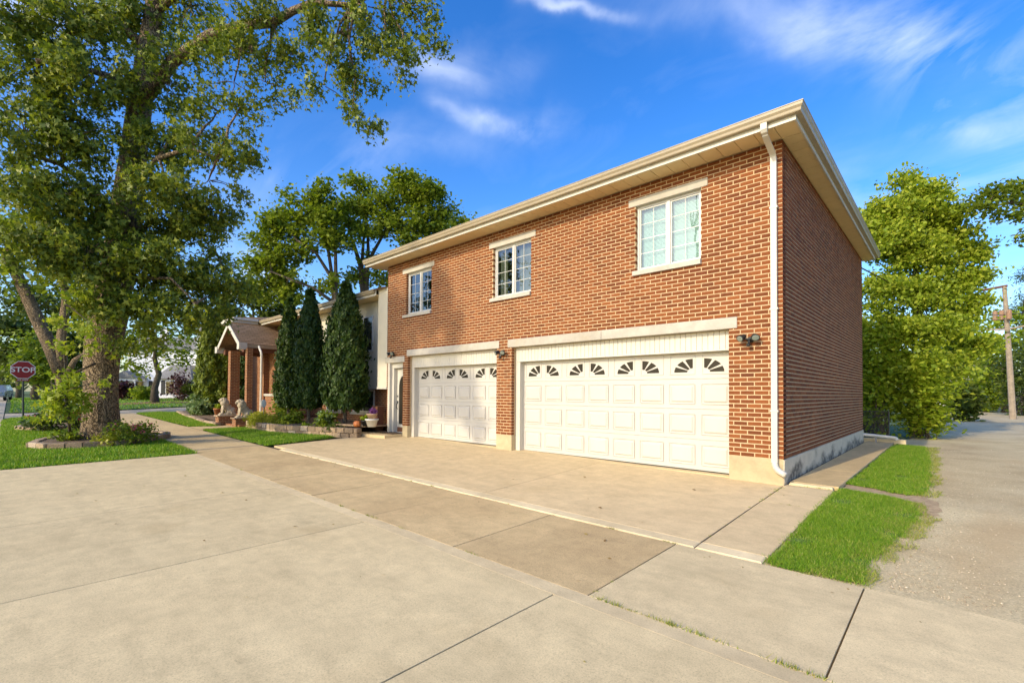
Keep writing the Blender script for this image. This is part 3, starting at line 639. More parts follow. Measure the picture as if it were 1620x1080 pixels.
# ---------------- windows
def window(x0, x1, z0, z1, lint, sill, behind):
    yf = .085; fr = .045; xm = (x0+x1)/2
    m_ = MB().box(x0, x1, yf, yf+.07, z0, z0+fr).box(x0, x1, yf, yf+.07, z1-fr, z1).box(x0, x0+fr, yf, yf+.07, z0+fr, z1-fr).box(x1-fr, x1, yf, yf+.07, z0+fr, z1-fr).box(xm-.035, xm+.035, yf-.004, yf+.07, z0+fr, z1-fr)
    w = obj('window', m_, M['vinyl'], G)
    for a, b in ((x0+fr, xm-.035), (xm+.035, x1-fr)):
        s_ = .028; ys = yf+.018
        obj('sash', MB().box(a, b, ys, ys+.04, z0+fr, z0+fr+s_).box(a, b, ys, ys+.04, z1-fr-s_, z1-fr).box(a, a+s_, ys, ys+.04, z0+fr+s_, z1-fr-s_).box(b-s_, b, ys, ys+.04, z0+fr+s_, z1-fr-s_), M['vinyl'], w)
        A, B, C_, D_ = a+s_, b-s_, z0+fr+s_, z1-fr-s_; mt = MB(); mw = .006
        mt.box((A+B)/2-mw, (A+B)/2+mw, ys+.010, ys+.018, C_, D_)
        for k in (1, 2, 3): zz_ = C_+(D_-C_)*k/4; mt.box(A, (A+B)/2-mw, ys+.0105, ys+.0175, zz_-mw, zz_+mw).box((A+B)/2+mw, B, ys+.0105, ys+.0175, zz_-mw, zz_+mw)
        obj('muntin', mt, M['vinyl'], w)
        for c in range(2):
            for r_ in range(4):
                pa = A+(B-A)*c/2+(mw if c else 0); pb = A+(B-A)*(c+1)/2-(0 if c else mw); pc = C_+(D_-C_)*r_/4+(mw if r_ else 0); pd = C_+(D_-C_)*(r_+1)/4-(mw if r_ < 3 else 0)
                tl = random.uniform(-.0012, .0012)
                obj('pane', MB().add([(pa, ys+.014+tl, pc), (pb, ys+.014-tl, pc), (pb, ys+.0145-tl, pd), (pa, ys+.0145+tl, pd)], [(0, 1, 2, 3)]), M['glass'], w)
    if behind == 'blind':
        bl = MB(); z = z0+.04
        while z < z1-.04: bl.add([(x0+.05, .19, z), (x1-.05, .19, z), (x1-.05, .205, z+.026), (x0+.05, .205, z+.026)], [(0, 1, 2, 3)]); z += .0255
        obj('blind', bl, M['blind'], w)
    elif behind == 'curtain':
        cu = MB()
        for a, b in ((x0+.05, x0+.33), (xm+.05, x1-.05)):
            n = 16; P0 = [(a+(b-a)*k/n, .24+.02*math.sin(k*1.9)) for k in range(n+1)]
            for k in range(n): cu.quad((P0[k][0], P0[k][1], z0), (P0[k+1][0], P0[k+1][1], z0), (P0[k+1][0], P0[k+1][1], z1), (P0[k][0], P0[k][1], z1))
        obj('curtain', cu, M['curtain'], w)
    obj('room', MB().add([(x0-.1, .21, z0-.1), (x1+.1, .21, z0-.1), (x1+.1, .21, z1+.1), (x0-.1, .21, z1+.1), (x0-.1, 1.6, z0-.1), (x1+.1, 1.6, z0-.1), (x1+.1, 1.6, z1+.1), (x0-.1, 1.6, z1+.1)], [(4, 5, 6, 7), (0, 4, 7, 3), (1, 2, 6, 5), (0, 1, 5, 4), (3, 7, 6, 2)]), M['interior'], w)
    obj('lintel', MB().box(lint[0], lint[1], -.012, .11, z1+.0, z1+.152, .006), M['limestone'], w)
    obj('sill', MB().add([(sill[0], -.055, z0-.095), (sill[1], -.055, z0-.095), (sill[1], .10, z0-.095), (sill[0], .10, z0-.095), (sill[0], -.055, z0-.004), (sill[1], -.055, z0-.004), (sill[1], .10, z0+.012), (sill[0], .10, z0+.012)], [(0, 3, 2, 1), (4, 5, 6, 7), (0, 1, 5, 4), (1, 2, 6, 5), (2, 3, 7, 6), (3, 0, 4, 7)]), M['limestone'], w)
    return w
window(-2.691, -1.355, 3.995, 5.336, (-2.846, -1.228), (-2.738, -1.345), 'blind')['label'] = 'window with closed pale blinds'
window(-6.855, -5.53, 3.995, 5.336, (-7.01, -5.376), (-6.93, -5.52), 'curtain')['label'] = 'window with dark glass and drawn-back curtains'
window(-10.86, -9.535, 3.995, 5.336, (-11.07, -9.40), (-11.0, -9.53), 'room')
# ---------------- lintels over the garage doors
for a, b in ((-6.294, -3.503), (-3.497, -.72), (-10.79, -6.606)): obj('lintel', MB().box(a, b, -.014, .10, 2.655, 2.855, .006), M['limestone'], G)
obj('lintel', MB().box(-12.08, -10.925, -.014, .10, 2.475, 2.667, .006), M['limestone'], G)

# ---------------- garage doors
def fan_pane(hx_, hz_, sgn, a0, a1, rx, rz, ri):
    pts = []
    for k in range(4): t = R(a0+(a1-a0)*k/3); pts.append((hx_+sgn*rx*math.cos(t), hz_+rz*math.sin(t)))
    for k in range(2): t = R(a1-(a1-a0)*k); pts.append((hx_+sgn*rx*ri*math.cos(t), hz_+rz*ri*math.sin(t)))
    if sgn < 0: pts = pts[::-1]
    return pts
def garage_door(x0, x1, ncol, label):
    jw = .145; y1_, y2_ = .155, .31; zb, zt = .0, 2.36; fl = float(rise((x0+x1)/2))+.012; zb = fl
    a, b = x0+jw, x1-.02
    d = obj('garage_door', MB().box(a, b, y2_+.012, y2_+.05, zb, zt), M['doorwhite'], G); d['label'] = label
    # frame: jambs, header boards
    obj('jamb', MB().box(x0, a, y1_, y2_+.03, zb-.05, 2.30), M['trimwhite'], d); obj('jamb', MB().box(b, x1, y1_, y2_+.03, zb-.05, 2.30), M['trimwhite'], d)
    nb = int(round((x1-x0)/.105)); bw = (x1-x0)/nb; mh = MB().box(.003, bw-.003, 0, .03, 2.302, 2.656, .003).mesh('header_board', M['trimwhite'])
    for k in range(nb):
        o = bpy.data.objects.new('header_board', mh); o.location = (x0+k*bw, y1_-.002, 0); link(o, None); o.parent = d
    obj('header', MB().box(x0, x1, y1_+.012, y2_+.03, 2.302, 2.656), M['trimwhite'], d)
    obj('header_trim', MB().box(x0, x1, y1_-.012, y1_+.02, 2.285, 2.312), M['trimwhite'], d)
    sh = (zt-zb)/4; cw = (b-a)/ncol
    for s_ in range(4): obj('door_section', MB().box(a+.002, b-.002, y2_, y2_+.012, zb+s_*sh+.005, zb+(s_+1)*sh-.005, .004), M['doorwhite'], d)
    pw, ph = cw*.80, sh*.66
    def raised(pw, ph):
        m_ = MB(); lv = [(0, 0), (.012, -.016), (.030, -.016), (.062, .006)]; vs_ = []
        for ins, dy in lv: vs_ += [(-pw/2+ins, -dy if dy > 0 else -dy, -ph/2+ins), (pw/2-ins, -dy if dy > 0 else -dy, -ph/2+ins), (pw/2-ins, -dy if dy > 0 else -dy, ph/2-ins), (-pw/2+ins, -dy if dy > 0 else -dy, ph/2-ins)]
        fs_ = [(12, 13, 14, 15)]
        for l in range(3):
            for k in range(4): fs_.append((l*4+k, l*4+(k+1) % 4, l*4+4+(k+1) % 4, l*4+4+k))
        return m_.add(vs_, fs_).mesh('panel', M['doorwhite'])
    # panels stand 9 mm proud of the section so their grooves show
    pm = raised(pw, ph)
    ring = MB().box(-pw/2-.012, pw/2+.012, -.003, .004, -ph/2-.012, ph/2+.012, .002).mesh('panel_base', M['doorwhite'])
    for s_ in range(3):
        for c in range(ncol):
            o = bpy.data.objects.new('panel', pm); o.location = (a+(c+.5)*cw, y2_-.018, zb+(s_+.5)*sh); link(o); o.parent = d
    for c in range(ncol):
        cx_ = a+(c+.5)*cw; z0_ = zb+3*sh+.09; z1_ = zb+4*sh-.10; xa, xb = cx_-cw*.40, cx_+cw*.40; t_ = .018; yq = y2_-.012
        obj('window_frame', MB().box(xa, xb, yq, y2_+.002, z0_, z0_+t_, .002).box(xa, xb, yq, y2_+.002, z1_-t_, z1_, .002).box(xa, xa+t_, yq+.001, y2_+.002, z0_+t_, z1_-t_).box(xb-t_, xb, yq+.001, y2_+.002, z0_+t_, z1_-t_), M['doorwhite'], d)
        sgn = -1 if c % 2 == 0 else 1; hx_ = (xb-.045) if sgn < 0 else (xa+.045); hz_ = z0_+.045; rx = cw*.58; rz = (z1_-z0_)*.66
        for (q0, q1) in ((0, 24), (33, 57), (66, 90)):
            obj('pane', MB().prism(fan_pane(hx_, hz_, sgn, q0, q1, rx, rz, .30), 'y', y2_-.005, y2_+.002), M['darkglass'], d)
    obj('bottom_seal', MB().box(a, b, y2_-.004, y2_+.03, zb-.014, zb-.001), M['black'], d)
    obj('garage_floor_sill', MB().box(x0, x1, .10, y2_+.5, fl-.2, fl-.016), M['drive'], d)
    obj('weather_strip', MB().box(a-.002, a+.012, y2_-.03, y2_-.002, zb, 2.29), M['trimwhite'], d)
    return d
garage_door(-6.152, -.862, 8, 'wide white panelled garage door with eight fan windows')
garage_door(-10.731, -6.702, 6, 'narrower white panelled garage door dappled with shade')
# ---------------- entry door of the garage wing
ed = obj('entry_door', MB().box(-11.66, -11.03, .225, .265, .14, 2.28), M['trimwhite'], G)
obj('door_frame', MB().box(-11.90, -11.785, .0, .28, .02, 2.475).box(-11.785, -11.68, .10, .28, .06, 2.474).box(-11.68, -11.01, .10, .28, 2.30, 2.474).box(-11.68, -11.01, .16, .30, .06, .138), M['trimwhite'], ed)
gp2 = [(-11.55, .42), (-11.10, .42), (-11.10, 1.62)]+[(-11.325+.225*math.cos(R(t)), 1.62+.42*math.sin(R(t))) for t in range(15, 166, 15)]+[(-11.55, 1.62)]
obj('glass', MB().prism(gp2, 'y', .217, .224), M['darkglass'], ed)
gl_ = MB(); ptsg = [(p[0], .214, p[1]) for p in gp2]; gl_.tube(ptsg+[ptsg[0]], .014, 6); obj('glass_trim', gl_, M['trimwhite'], ed)
h_ = MB(); h_.tube([(-11.61, .215, 1.13), (-11.61, .16, 1.10), (-11.61, .155, .98), (-11.61, .21, .93)], .011, 6).ball((-11.61, .205, 1.16), (.03, .015, .05)).ball((-11.61, .205, 1.36), (.028, .015, .028)); obj('handle', h_, M['black'], ed, True)
obj('kick_plate', MB().box(-11.64, -11.06, .219, .2245, .17, .33), M['brownwood'], ed)

def flood_light(x, z, label):
    t = thing('flood_light', label, 'lamp', (x, 0, z), 'security lights on the brick front')
    obj('base', MB().lathe([(.001, 0), (.055, 0), (.055, .015), (.045, .03), (.001, .03)], (0, 0, 0), 14), M['black'], t)
    b = t.children[0]; b.data.transform(Matrix.Translation((x, 0, z)) @ Matrix.Rotation(R(90), 4, 'X'))
    obj('arm', MB().tube([(x, -.02, z), (x, -.10, z-.005)], .022, 8).tube([(x-.11, -.10, z+.03), (x, -.10, z), (x+.11, -.10, z+.03)], .016, 8), M['black'], t)
    for s_ in (-1, 1):
        hm = MB().lathe([(.02, -.07), (.045, -.06), (.065, .05), (.072, .06), (.072, .075), (.06, .075)], (0, 0, 0), 12)
        mt = Matrix.Translation((x+s_*.10, -.12, z+.04)) @ Matrix.Rotation(R(s_*28), 4, 'Z') @ Matrix.Rotation(R(118), 4, 'X') @ Matrix.Scale(.82, 4) @ Matrix.Scale(1.2, 4, (1, 0, 0))
        h = obj('lamp_head', hm, M['black'], t, False); h.data.transform(mt)
        ln = obj('lens', MB().lathe([(.001, .070), (.062, .070), (.055, .082), (.001, .086)], (0, 0, 0), 12), M['lens'], h); ln.data.transform(mt)
    s = obj('sensor', MB().tube([(x, -.09, z-.02), (x, -.105, z-.07)], .02, 8).ball((x, -.12, z-.10), (.035, .04, .03)), M['black'], t)
flood_light(-.50, 2.43, 'black twin floodlight on the brick between the wide door and the downspout')
flood_light(-6.46, 2.50, 'black twin floodlight on the brick pier between the garage doors')
flood_light(-11.55, 2.74, 'black twin floodlight over the entry door beside the stucco')
# stoop and mat
st = tag(obj('entry_stoop', MB().add([(-12.75, -.95, -.1), (-11.05, -.62, -.1), (-11.02, .25, -.1), (-12.75, .25, -.1), (-12.75, -.95, .135), (-11.05, -.62, .125), (-11.02, .25, .135), (-12.75, .25, .14)], [(0, 3, 2, 1), (4, 5, 6, 7), (0, 1, 5, 4), (1, 2, 6, 5), (2, 3, 7, 6), (3, 0, 4, 7)]), M['drive']), 'low concrete stoop before the arched-glass entry door', 'step')
tag(obj('door_mat', MB().box(-12.2, -11.15, -.30, .13, .139, .16, .006), M['doormat']), 'brown doormat lying on the concrete stoop', 'doormat')
# ================================================================== split-level house beside the garage wing
H = thing('split_level_house', 'cream stucco and brick house with a gabled brick porch', 'house', (-18, .5, .1))
FY = .62
obj('brick_wall', MB().box(-18.2, -11.95, FY, FY+.2, -.1, 1.66).box(-28, -18.2, FY, FY+.2, -.1, 5.0).box(-28, -12, FY+.2, 9.5, -.1, 1.6), M['farbrick'], H)
obj('stucco_wall', MB().box(-18.2, -12.55, FY-.16, FY+.19, 1.665, 5.0).box(-12.55, -11.96, -.0, FY+.19, 1.665, 5.06).box(-28, -12, FY+.2, 9.5, 1.61, 5.0), M['stucco'], H)
obj('stucco_trim', MB().box(-18.22, -12.54, FY-.185, FY-.158, 1.60, 1.668).box(-12.56, -11.955, -.02, .0, 1.60, 1.668), M['trimwhite'], H)
EY = -.10
obj('soffit', MB().box(-23.4, -12.56, EY, FY, 4.86, 4.90), M['soffit'], H)
obj('eave_fascia', MB().box(-23.45, -12.52, EY-.02, EY, 4.84, 5.04), M['trimwhite'], H)
obj('gutter', gutter_front(EY-.021, 4.93, -23.45, -12.60, [(p[0]*.9, p[1]*.9) for p in gp]), M['fasciatan'], H)
rf = obj('roof', MB().add([(-23.5, EY-.1, 5.05), (-12.0, EY-.1, 5.05), (-12.0, 9.8, 5.05), (-23.5, 9.8, 5.05), (-23.5, 4.8, 6.25), (-12.0, 4.8, 6.25)], [(0, 1, 5, 4), (2, 3, 4, 5), (1, 2, 5), (0, 4, 3), (3, 2, 1, 0)]), M['shingle'], H)
# wing that comes forward beyond the porch
obj('wing_wall', MB().box(-25.2, -24.3, .35, 6, .0, 4.85).box(-28.5, -25.2, .9, 6, .0, 4.2), M['farbrick'], H)
obj('wing_fascia', MB().box(-23.55, -23.52, -1.35, EY-.12, 4.86, 5.10).box(-25.4, -23.52, -1.38, -1.352, 4.86, 5.10), M['trimwhite'], H)
obj('wing_gutter', MB().box(-23.517, -23.40, -1.38, EY-.13, 4.98, 5.10, .02), M['trimwhite'], H)
obj('wing_soffit', MB().box(-25.4, -23.56, -1.35, 6, 4.86, 4.89), M['soffit'], H)
obj('wing_roof', MB().add([(-25.5, -1.4, 5.105), (-23.42, -1.4, 5.105), (-23.42, 6.4, 5.105), (-25.5, 6.4, 5.105), (-24.7, 2.5, 5.6), (-24.2, 2.5, 5.6)], [(0, 1, 5, 4), (1, 2, 5), (2, 3, 4, 5), (3, 0, 4), (3, 2, 1, 0)]), M['shingle'], H)
def house_window(x0, x1, z0, z1, y, nm='window'):
    w = obj(nm, MB().box(x0, x1, y-.03, y+.02, z0, z0+.06).box(x0, x1, y-.03, y+.02, z1-.06, z1).box(x0, x0+.06, y-.03, y+.02, z0+.06, z1-.06).box(x1-.06, x1, y-.03, y+.02, z0+.06, z1-.06).box((x0+x1)/2-.03, (x0+x1)/2+.03, y-.03, y+.02, z0+.06, z1-.06), M['vinyl'], H)
    for a, b in ((x0+.06, (x0+x1)/2-.03), ((x0+x1)/2+.03, x1-.06)): obj('pane', MB().quad((a, y-.01, z0+.06), (b, y-.01, z0+.06), (b, y-.01, z1-.06), (a, y-.01, z1-.06)), M['darkpane'], w)
    return w
M['darkpane'] = plain('house_window_glass', (.03, .035, .03), .06, .1, spec=.8)
w = house_window(-15.35, -13.75, .72, 1.58, FY-.012); obj('sill', MB().box(-15.45, -13.65, FY-.10, FY-.001, .62, .72), M['limestone'], w)
w = house_window(-17.6, -16.3, .72, 1.58, FY-.012); obj('sill', MB().box(-17.7, -16.2, FY-.10, FY-.001, .62, .72), M['limestone'], w)
house_window(-15.0, -13.62, 3.0, 4.35, FY-.172); house_window(-17.4, -16.0, 3.0, 4.35, FY-.172); house_window(-21.95, -20.75, 1.95, 3.45, FY-.012)
# porch: gable roof with shingle courses, brick columns, low wall with cap, downspout
px0, px1, pf, pb = -24.85, -21.55, -1.62, FY; pz = 3.66; pk = 4.76; pm_ = (px0+px1)/2
def slope_pts(x, y, dz): return (x, y, (pz+(pk-pz)*(1-abs(x-pm_)/((px1-px0)/2)))+dz)
PR = obj('porch_roof', MB().add([(px0, pf, pz), (pm_, pf, pk), (px1, pf, pz), (px0, pb, pz), (pm_, pb, pk), (px1, pb, pz), (px0, pf, pz-.07), (pm_, pf, pk-.07), (px1, pf, pz-.07), (px0, pb, pz-.07), (pm_, pb, pk-.07), (px1, pb, pz-.07)],
    [(0, 3, 4, 1), (1, 4, 5, 2), (6, 7, 10, 9), (7, 8, 11, 10), (0, 1, 7, 6), (1, 2, 8, 7), (0, 6, 9, 3), (2, 5, 11, 8)]), M['shingle'], H)
nc = 15; hw = (px1-px0)/2
for k in range(nc):
    for s_ in (-1, 1):
        t0, t1 = 1-k/nc, 1-(k+1.25)/nc; t1 = max(t1, 0.0)
        xa = pm_+s_*hw*t0; xb = pm_+s_*hw*t1; za = pz+(pk-pz)*(1-t0)+.028; zb_ = pz+(pk-pz)*(1-t1)+.008
        q = [(xa, pf-.02, za), (xa, pb, za), (xb, pb, zb_), (xb, pf-.02, zb_), (xa, pf-.02, za-.02), (xa, pb, za-.02)]
        f_ = [(0, 1, 2, 3), (0, 4, 5, 1)] if s_ > 0 else [(3, 2, 1, 0), (1, 5, 4, 0)]
        obj('shingle_course', MB().add(q, f_), M['shingle'], PR)
for s_ in (-1, 1):
    e = pm_+s_*(hw+.02); rk = MB().add([(e, pf-.05, pz-.20), (e, pf-.05, pz+.03), (pm_, pf-.05, pk+.03), (pm_, pf-.05, pk-.20), (e, pf-.021, pz-.20), (e, pf-.021, pz+.03), (pm_, pf-.021, pk+.03), (pm_, pf-.021, pk-.20)], [(0, 1, 2, 3), (4, 7, 6, 5), (0, 3, 7, 4), (1, 5, 6, 2), (0, 4, 5, 1)])
    rk.box(e-.17, e+.13, pf-.09, pf+.25, pz-.26, pz+.05); obj('rake_board', rk, M['trimwhite'], PR)
for e in (px0, px1): obj('eave_trim', MB().box(e-.02, e+.02, pf+.25, pb, pz-.16, pz-.0), M['fasciatan'], PR)
obj('porch_ceiling', MB().add([(px0+.1, pf+.9, pz-.1), (px1-.1, pf+.9, pz-.1), (pm_, pf+.9, pk-.15)], [(0, 1, 2)]), M['soffit'], PR)
obj('porch_beam', MB().box(px0+.12, px0+.42, pf+.2, pb, pz-.34, pz-.10).box(px1-.42, px1-.12, pf+.2, pb, pz-.34, pz-.10), M['brownwood'], H)
for x_, w_, d_ in ((-24.0, .36, .42), (-21.55, .26, .24)): obj('column', MB().box(x_, x_+w_, pf+.22, pf+.22+d_, .2, pz-.2), M['farbrick'], H)
obj('porch_floor', MB().box(-24.9, -18.9, -1.2, FY, .0, .42), M['farbrick'], H)
for k in range(2): obj('porch_step', MB().box(-22.6, -18.75, -2.45+k*.4, -1.2, .0, .14+.14*k), M['farbrick'], H)
pw_ = obj('porch_wall', MB().box(-20.9, -18.3, -.75, -.50, .2, 1.28), M['farbrick'], H); obj('wall_cap', MB().box(-20.95, -18.25, -.80, -.45, 1.282, 1.39, .01), M['limestone'], pw_)
dp = MB(); dp.tube([(-21.45, -.86, pz-.08), (-21.25, -.87, 3.40), (-21.10, -.88, 3.30), (-21.05, -.88, 3.18), (-21.05, -.88, .45)], .05, 8); obj('downspout', dp, M['pipe'], H)
obj('front_door', MB().box(-23.2, -22.2, FY-.05, FY-.002, .43, 2.55), M['brownwood'], H)

# ================================================================== foliage builders
def rot_frames(n, up_bias=.6, dirs=None, droop=0.0):
    nrm = rng.normal(size=(n, 3)); nrm[:, 2] = np.abs(nrm[:, 2])*1.0+up_bias
    if dirs is not None: nrm = nrm*.7+dirs
    nrm /= np.linalg.norm(nrm, axis=1)[:, None]
    t = rng.normal(size=(n, 3)); t[:, 2] -= droop; t -= nrm*(t*nrm).sum(1)[:, None]; t /= np.linalg.norm(t, axis=1)[:, None]+1e-9
    return t, np.cross(nrm, t), nrm
SHAPES = {
 'maple': np.array([(-.45, 0, 0), (-.17, .15, .03), (-.14, .50, -.08), (.10, .17, .03), (.60, 0, -.12), (.10, -.17, .03), (-.14, -.50, -.08), (-.17, -.15, .03)]),
 'oval': np.array([(-.5, 0, 0), (-.22, .30, -.03), (.18, .26, -.04), (.5, 0, -.08), (.18, -.26, -.04), (-.22, -.30, -.03)]),
 'spray': np.array([(-.5, .10, 0), (.0, .26, .05), (.55, 0, -.02), (.0, -.26, .05), (-.5, -.10, 0)]),
 'lance': np.array([(-.5, 0, 0), (0, .10, -.02), (.5, 0, -.1), (0, -.10, -.02)]),
}
def leaf_verts(P, size, shape, up_bias=.5, dirs=None, droop=0.0):
    S = SHAPES[shape]; n = len(P); t, b, nn = rot_frames(n, up_bias, dirs, droop); sz = size*(.45+1.0*rng.random(n)**1.3)
    V = P[:, None, :]+sz[:, None, None]*(S[None, :, 0, None]*t[:, None, :]+S[None, :, 1, None]*b[:, None, :]+S[None, :, 2, None]*nn[:, None, :])
    return V.reshape(-1, 3)
def leaves_obj(name, P, size, shape, mat, parent, **kw):
    V = leaf_verts(np.asarray(P, float), size, shape, **kw); return link(bpy.data.objects.new(name, np_mesh(name, V, len(SHAPES[shape]), mat)), parent)
def blob_clusters(c, r, n, shell=.45):
    d = rng.normal(size=(n, 3)); d /= np.linalg.norm(d, axis=1)[:, None]; u = rng.random(n)**shell
    return np.array(c)+d*u[:, None]*np.array(r)
def cluster_leaves(C, m, cr, flat=.65, droop=0.0):
    n = len(C); P = np.repeat(C, m, 0)+rng.normal(size=(n*m, 3))*np.array([cr, cr, cr*flat]); 
    if droop: P[:, 2] -= np.abs(rng.normal(size=n*m))*droop
    return P
def curve(a, b, k=4, sag=0.0, jit=.1):
    a = Vector(a); b = Vector(b); L_ = (b-a).length; out = []
    for i in range(k+1):
        t = i/k; p = a.lerp(b, t); p.z += sag*math.sin(t*math.pi)*L_
        if 0 < i < k: p += Vector((random.gauss(0, jit), random.gauss(0, jit), random.gauss(0, jit*.6)))*L_*.25
        out.append(p)
    return out
def tree(name, label, cat, base, trunk, trunk_r, limbs, blobs, leaf, size, per, cr, shape='oval', bark_='bark2', group=None, droop=0.0, twigs=.5, extra=None, up_bias=.5, nseg=10, flat=.65):
    """trunk: points; limbs: (points, r0, r1); blobs: (centre, radii, clusters)"""
    t = thing(name, label, cat, base, group); wood = MB()
    n = len(trunk); wood.tube(trunk, trunk_r, nseg, noise=.10)
    tips = [Vector(p) for p in trunk[n//2:]]
    for pts, a, b in limbs:
        k = len(pts); wood.tube(pts, [a+(b-a)*i/(k-1) for i in range(k)], 7, noise=.08); tips += [Vector(p) for p in pts[1:]]
    allP = []
    for c, r_, nn in blobs:
        C = blob_clusters(c, r_, nn); allP.append(C)
        src = min(tips, key=lambda q: (q-Vector(c)).length)
        rr = .035*max(r_)
        wood.tube(curve(src, c, 4, .05), [rr*1.3, rr, rr*.8, rr*.6, rr*.4], 5)
        for q in C[:int(nn*twigs)]:
            wood.tube(curve(Vector(c).lerp(Vector(q), .05), q, 3, .06, .15), [rr*.4, rr*.3, rr*.2, .006], 4, cap=False)
    C = np.vstack(allP); P = cluster_leaves(C, per, cr, flat, droop)
    if extra is not None: P = np.vstack([P, extra])
    obj('trunk', wood, M[bark_], t, True)
    leaves_obj('crown', P, size, shape, LV[leaf], t, up_bias=up_bias, droop=droop)
    return t
def PX(x, y, d): return tuple(at(x, y, d))
def blob_px(x, y, rx, ry, d, n, rd=None):
    s = d/F; return (PX(x, y, d), (rx*s*.9+(rd or rx*s)*.1, (rd or rx*s), ry*s), n)

# ---------------- the old maple by the sidewalk
mb_ = on_ground(160, 700, .05); md = 14.4
mt_ = [PX(160, 706, md), PX(160, 694, md), PX(160, 675, md), PX(160, 640, md), PX(161, 590, md), PX(164, 545, md), PX(172, 500, md), PX(184, 440, md+.1), PX(196, 370, md+.2), PX(205, 300, md+.3), PX(213, 230, md+.3), PX(224, 150, md+.3), PX(238, 60, md+.3), PX(250, -40, md+.4), PX(258, -150, md+.6)]
mr_ = [.60, .52, .46, .42, .42, .44, .465, .42, .44, .38, .34, .30, .26, .2, .12]
mlimbs = [
 ([PX(222, 165, md+.2), PX(273, 97, md), PX(333, 56, md-.3), PX(393, 39, md-.5), PX(430, 37, md-.6), PX(463, 18, md-.6), PX(495, 4, md-.7), PX(555, 9, md-.8), PX(610, -20, md-.9)], .20, .05),
 ([PX(215, 150, md+.2), PX(185, 125, md-.2), PX(148, 113, md-.8), PX(111, 111, md-1.4), PX(60, 95, md-2)], .13, .04),
 ([PX(198, 360, md+.2), PX(150, 300, md-.6), PX(95, 260, md-1.2), PX(30, 240, md-1.8)], .12, .03),
 ([PX(205, 300, md+.3), PX(250, 250, md-.6), PX(300, 235, md-.9), PX(345, 250, md-.9)], .09, .025),
 ([PX(195, 380, md+.2), PX(245, 350, md+.6), PX(300, 350, md+.8), PX(340, 400, md+.8)], .08, .025),
 ([PX(172, 470, md), PX(220, 440, md-.6), PX(270, 440, md-.8), PX(310, 480, md-.8)], .08, .02),
 ([PX(235, 80, md+.3), PX(170, 20, md), PX(90, -30, md-.5)], .12, .05),
 ([PX(245, 20, md+.3), PX(320, -40, md), PX(400, -90, md)], .12, .05),
 ([PX(150, 575, md-.5), PX(128, 585, md-1.2), PX(100, 600, md-1.7)], .04, .015),
]
mbl = []
for (x, y, rx, ry, dd, n_) in [
 (40, 40, 75, 60, -1.5, 22), (130, 30, 80, 60, -.8, 26), (215, 30, 70, 60, .6, 24), (300, 10, 70, 45, .3, 20), (60, 120, 70, 50, -1.6, 22), (150, 130, 70, 50, -1.0, 22), (265, 130, 30, 45, -.2, 8), (290, 85, 45, 40, .0, 10),
 (40, 210, 60, 50, -1.8, 18), (120, 215, 50, 45, -1.2, 12), (145, 225, 30, 40, -1.0, 6), (255, 235, 35, 45, -.2, 9), (285, 205, 45, 35, -.4, 12), (345, 235, 28, 28, -.8, 9), (265, 290, 60, 45, -.6, 18), (330, 285, 22, 25, -.6, 4),
 (50, 300, 65, 55, -1.8, 22), (140, 310, 60, 50, -1.2, 20), (150, 350, 30, 30, -1.0, 6), (250, 345, 34, 36, .3, 10), (300, 345, 50, 35, .2, 16), (335, 330, 18, 25, .3, 5),
 (60, 380, 65, 40, -2, 18), (135, 400, 55, 45, -1.4, 19), (240, 410, 58, 42, -.6, 20), (310, 420, 50, 40, .3, 18), (360, 445, 22, 18, .4, 5),
 (225, 475, 55, 38, -.6, 16), (300, 480, 38, 32, -.2, 10), (160, 470, 40, 26, -1.2, 8), (235, 530, 22, 16, -.2, 3), (330, 470, 16, 22, .2, 3), 
 (420, 20, 60, 25, -.8, 12), (500, 15, 60, 30, -.8, 13), (580, 10, 55, 25, -.9, 12), (650, 10, 30, 25, -1, 7), (400, 85, 35, 40, -.6, 11), (445, 90, 30, 30, -.7, 9), (370, 130, 20, 40, -.6, 6), (420, 130, 25, 18, -.6, 4),
 (520, 80, 25, 40, -.9, 8), (512, 135, 12, 30, -.9, 4), (552, 120, 18, 45, -.9, 8), (558, 170, 12, 30, -.9, 4), (610, 55, 30, 40, -1, 9), (640, 85, 18, 28, -1, 4), (668, 40, 14, 24, -1, 4), (350, 60, 40, 35, -.2, 9),
 (345, 175, 22, 18, -.5, 4), (385, 160, 12, 24, -.6, 2), (540, 55, 50, 22, -.9, 7)]:
    thin = .72 if (x > 275 and y < 190) else 1.0
    mbl.append(blob_px(x, y, rx*(1.02 if thin == 1 else .9), ry*1.02, md+dd, max(2, int(n_*(1.35 if thin == 1 else .8))), rd=1.2))
tree('maple_tree', 'huge old maple with a thick furrowed trunk, standing in a stone ring', 'tree', mt_[1], mt_, mr_, mlimbs, mbl, 'maple', .145, 100, .165, 'maple', 'bark', droop=.20, twigs=.8, nseg=22, up_bias=-.3)
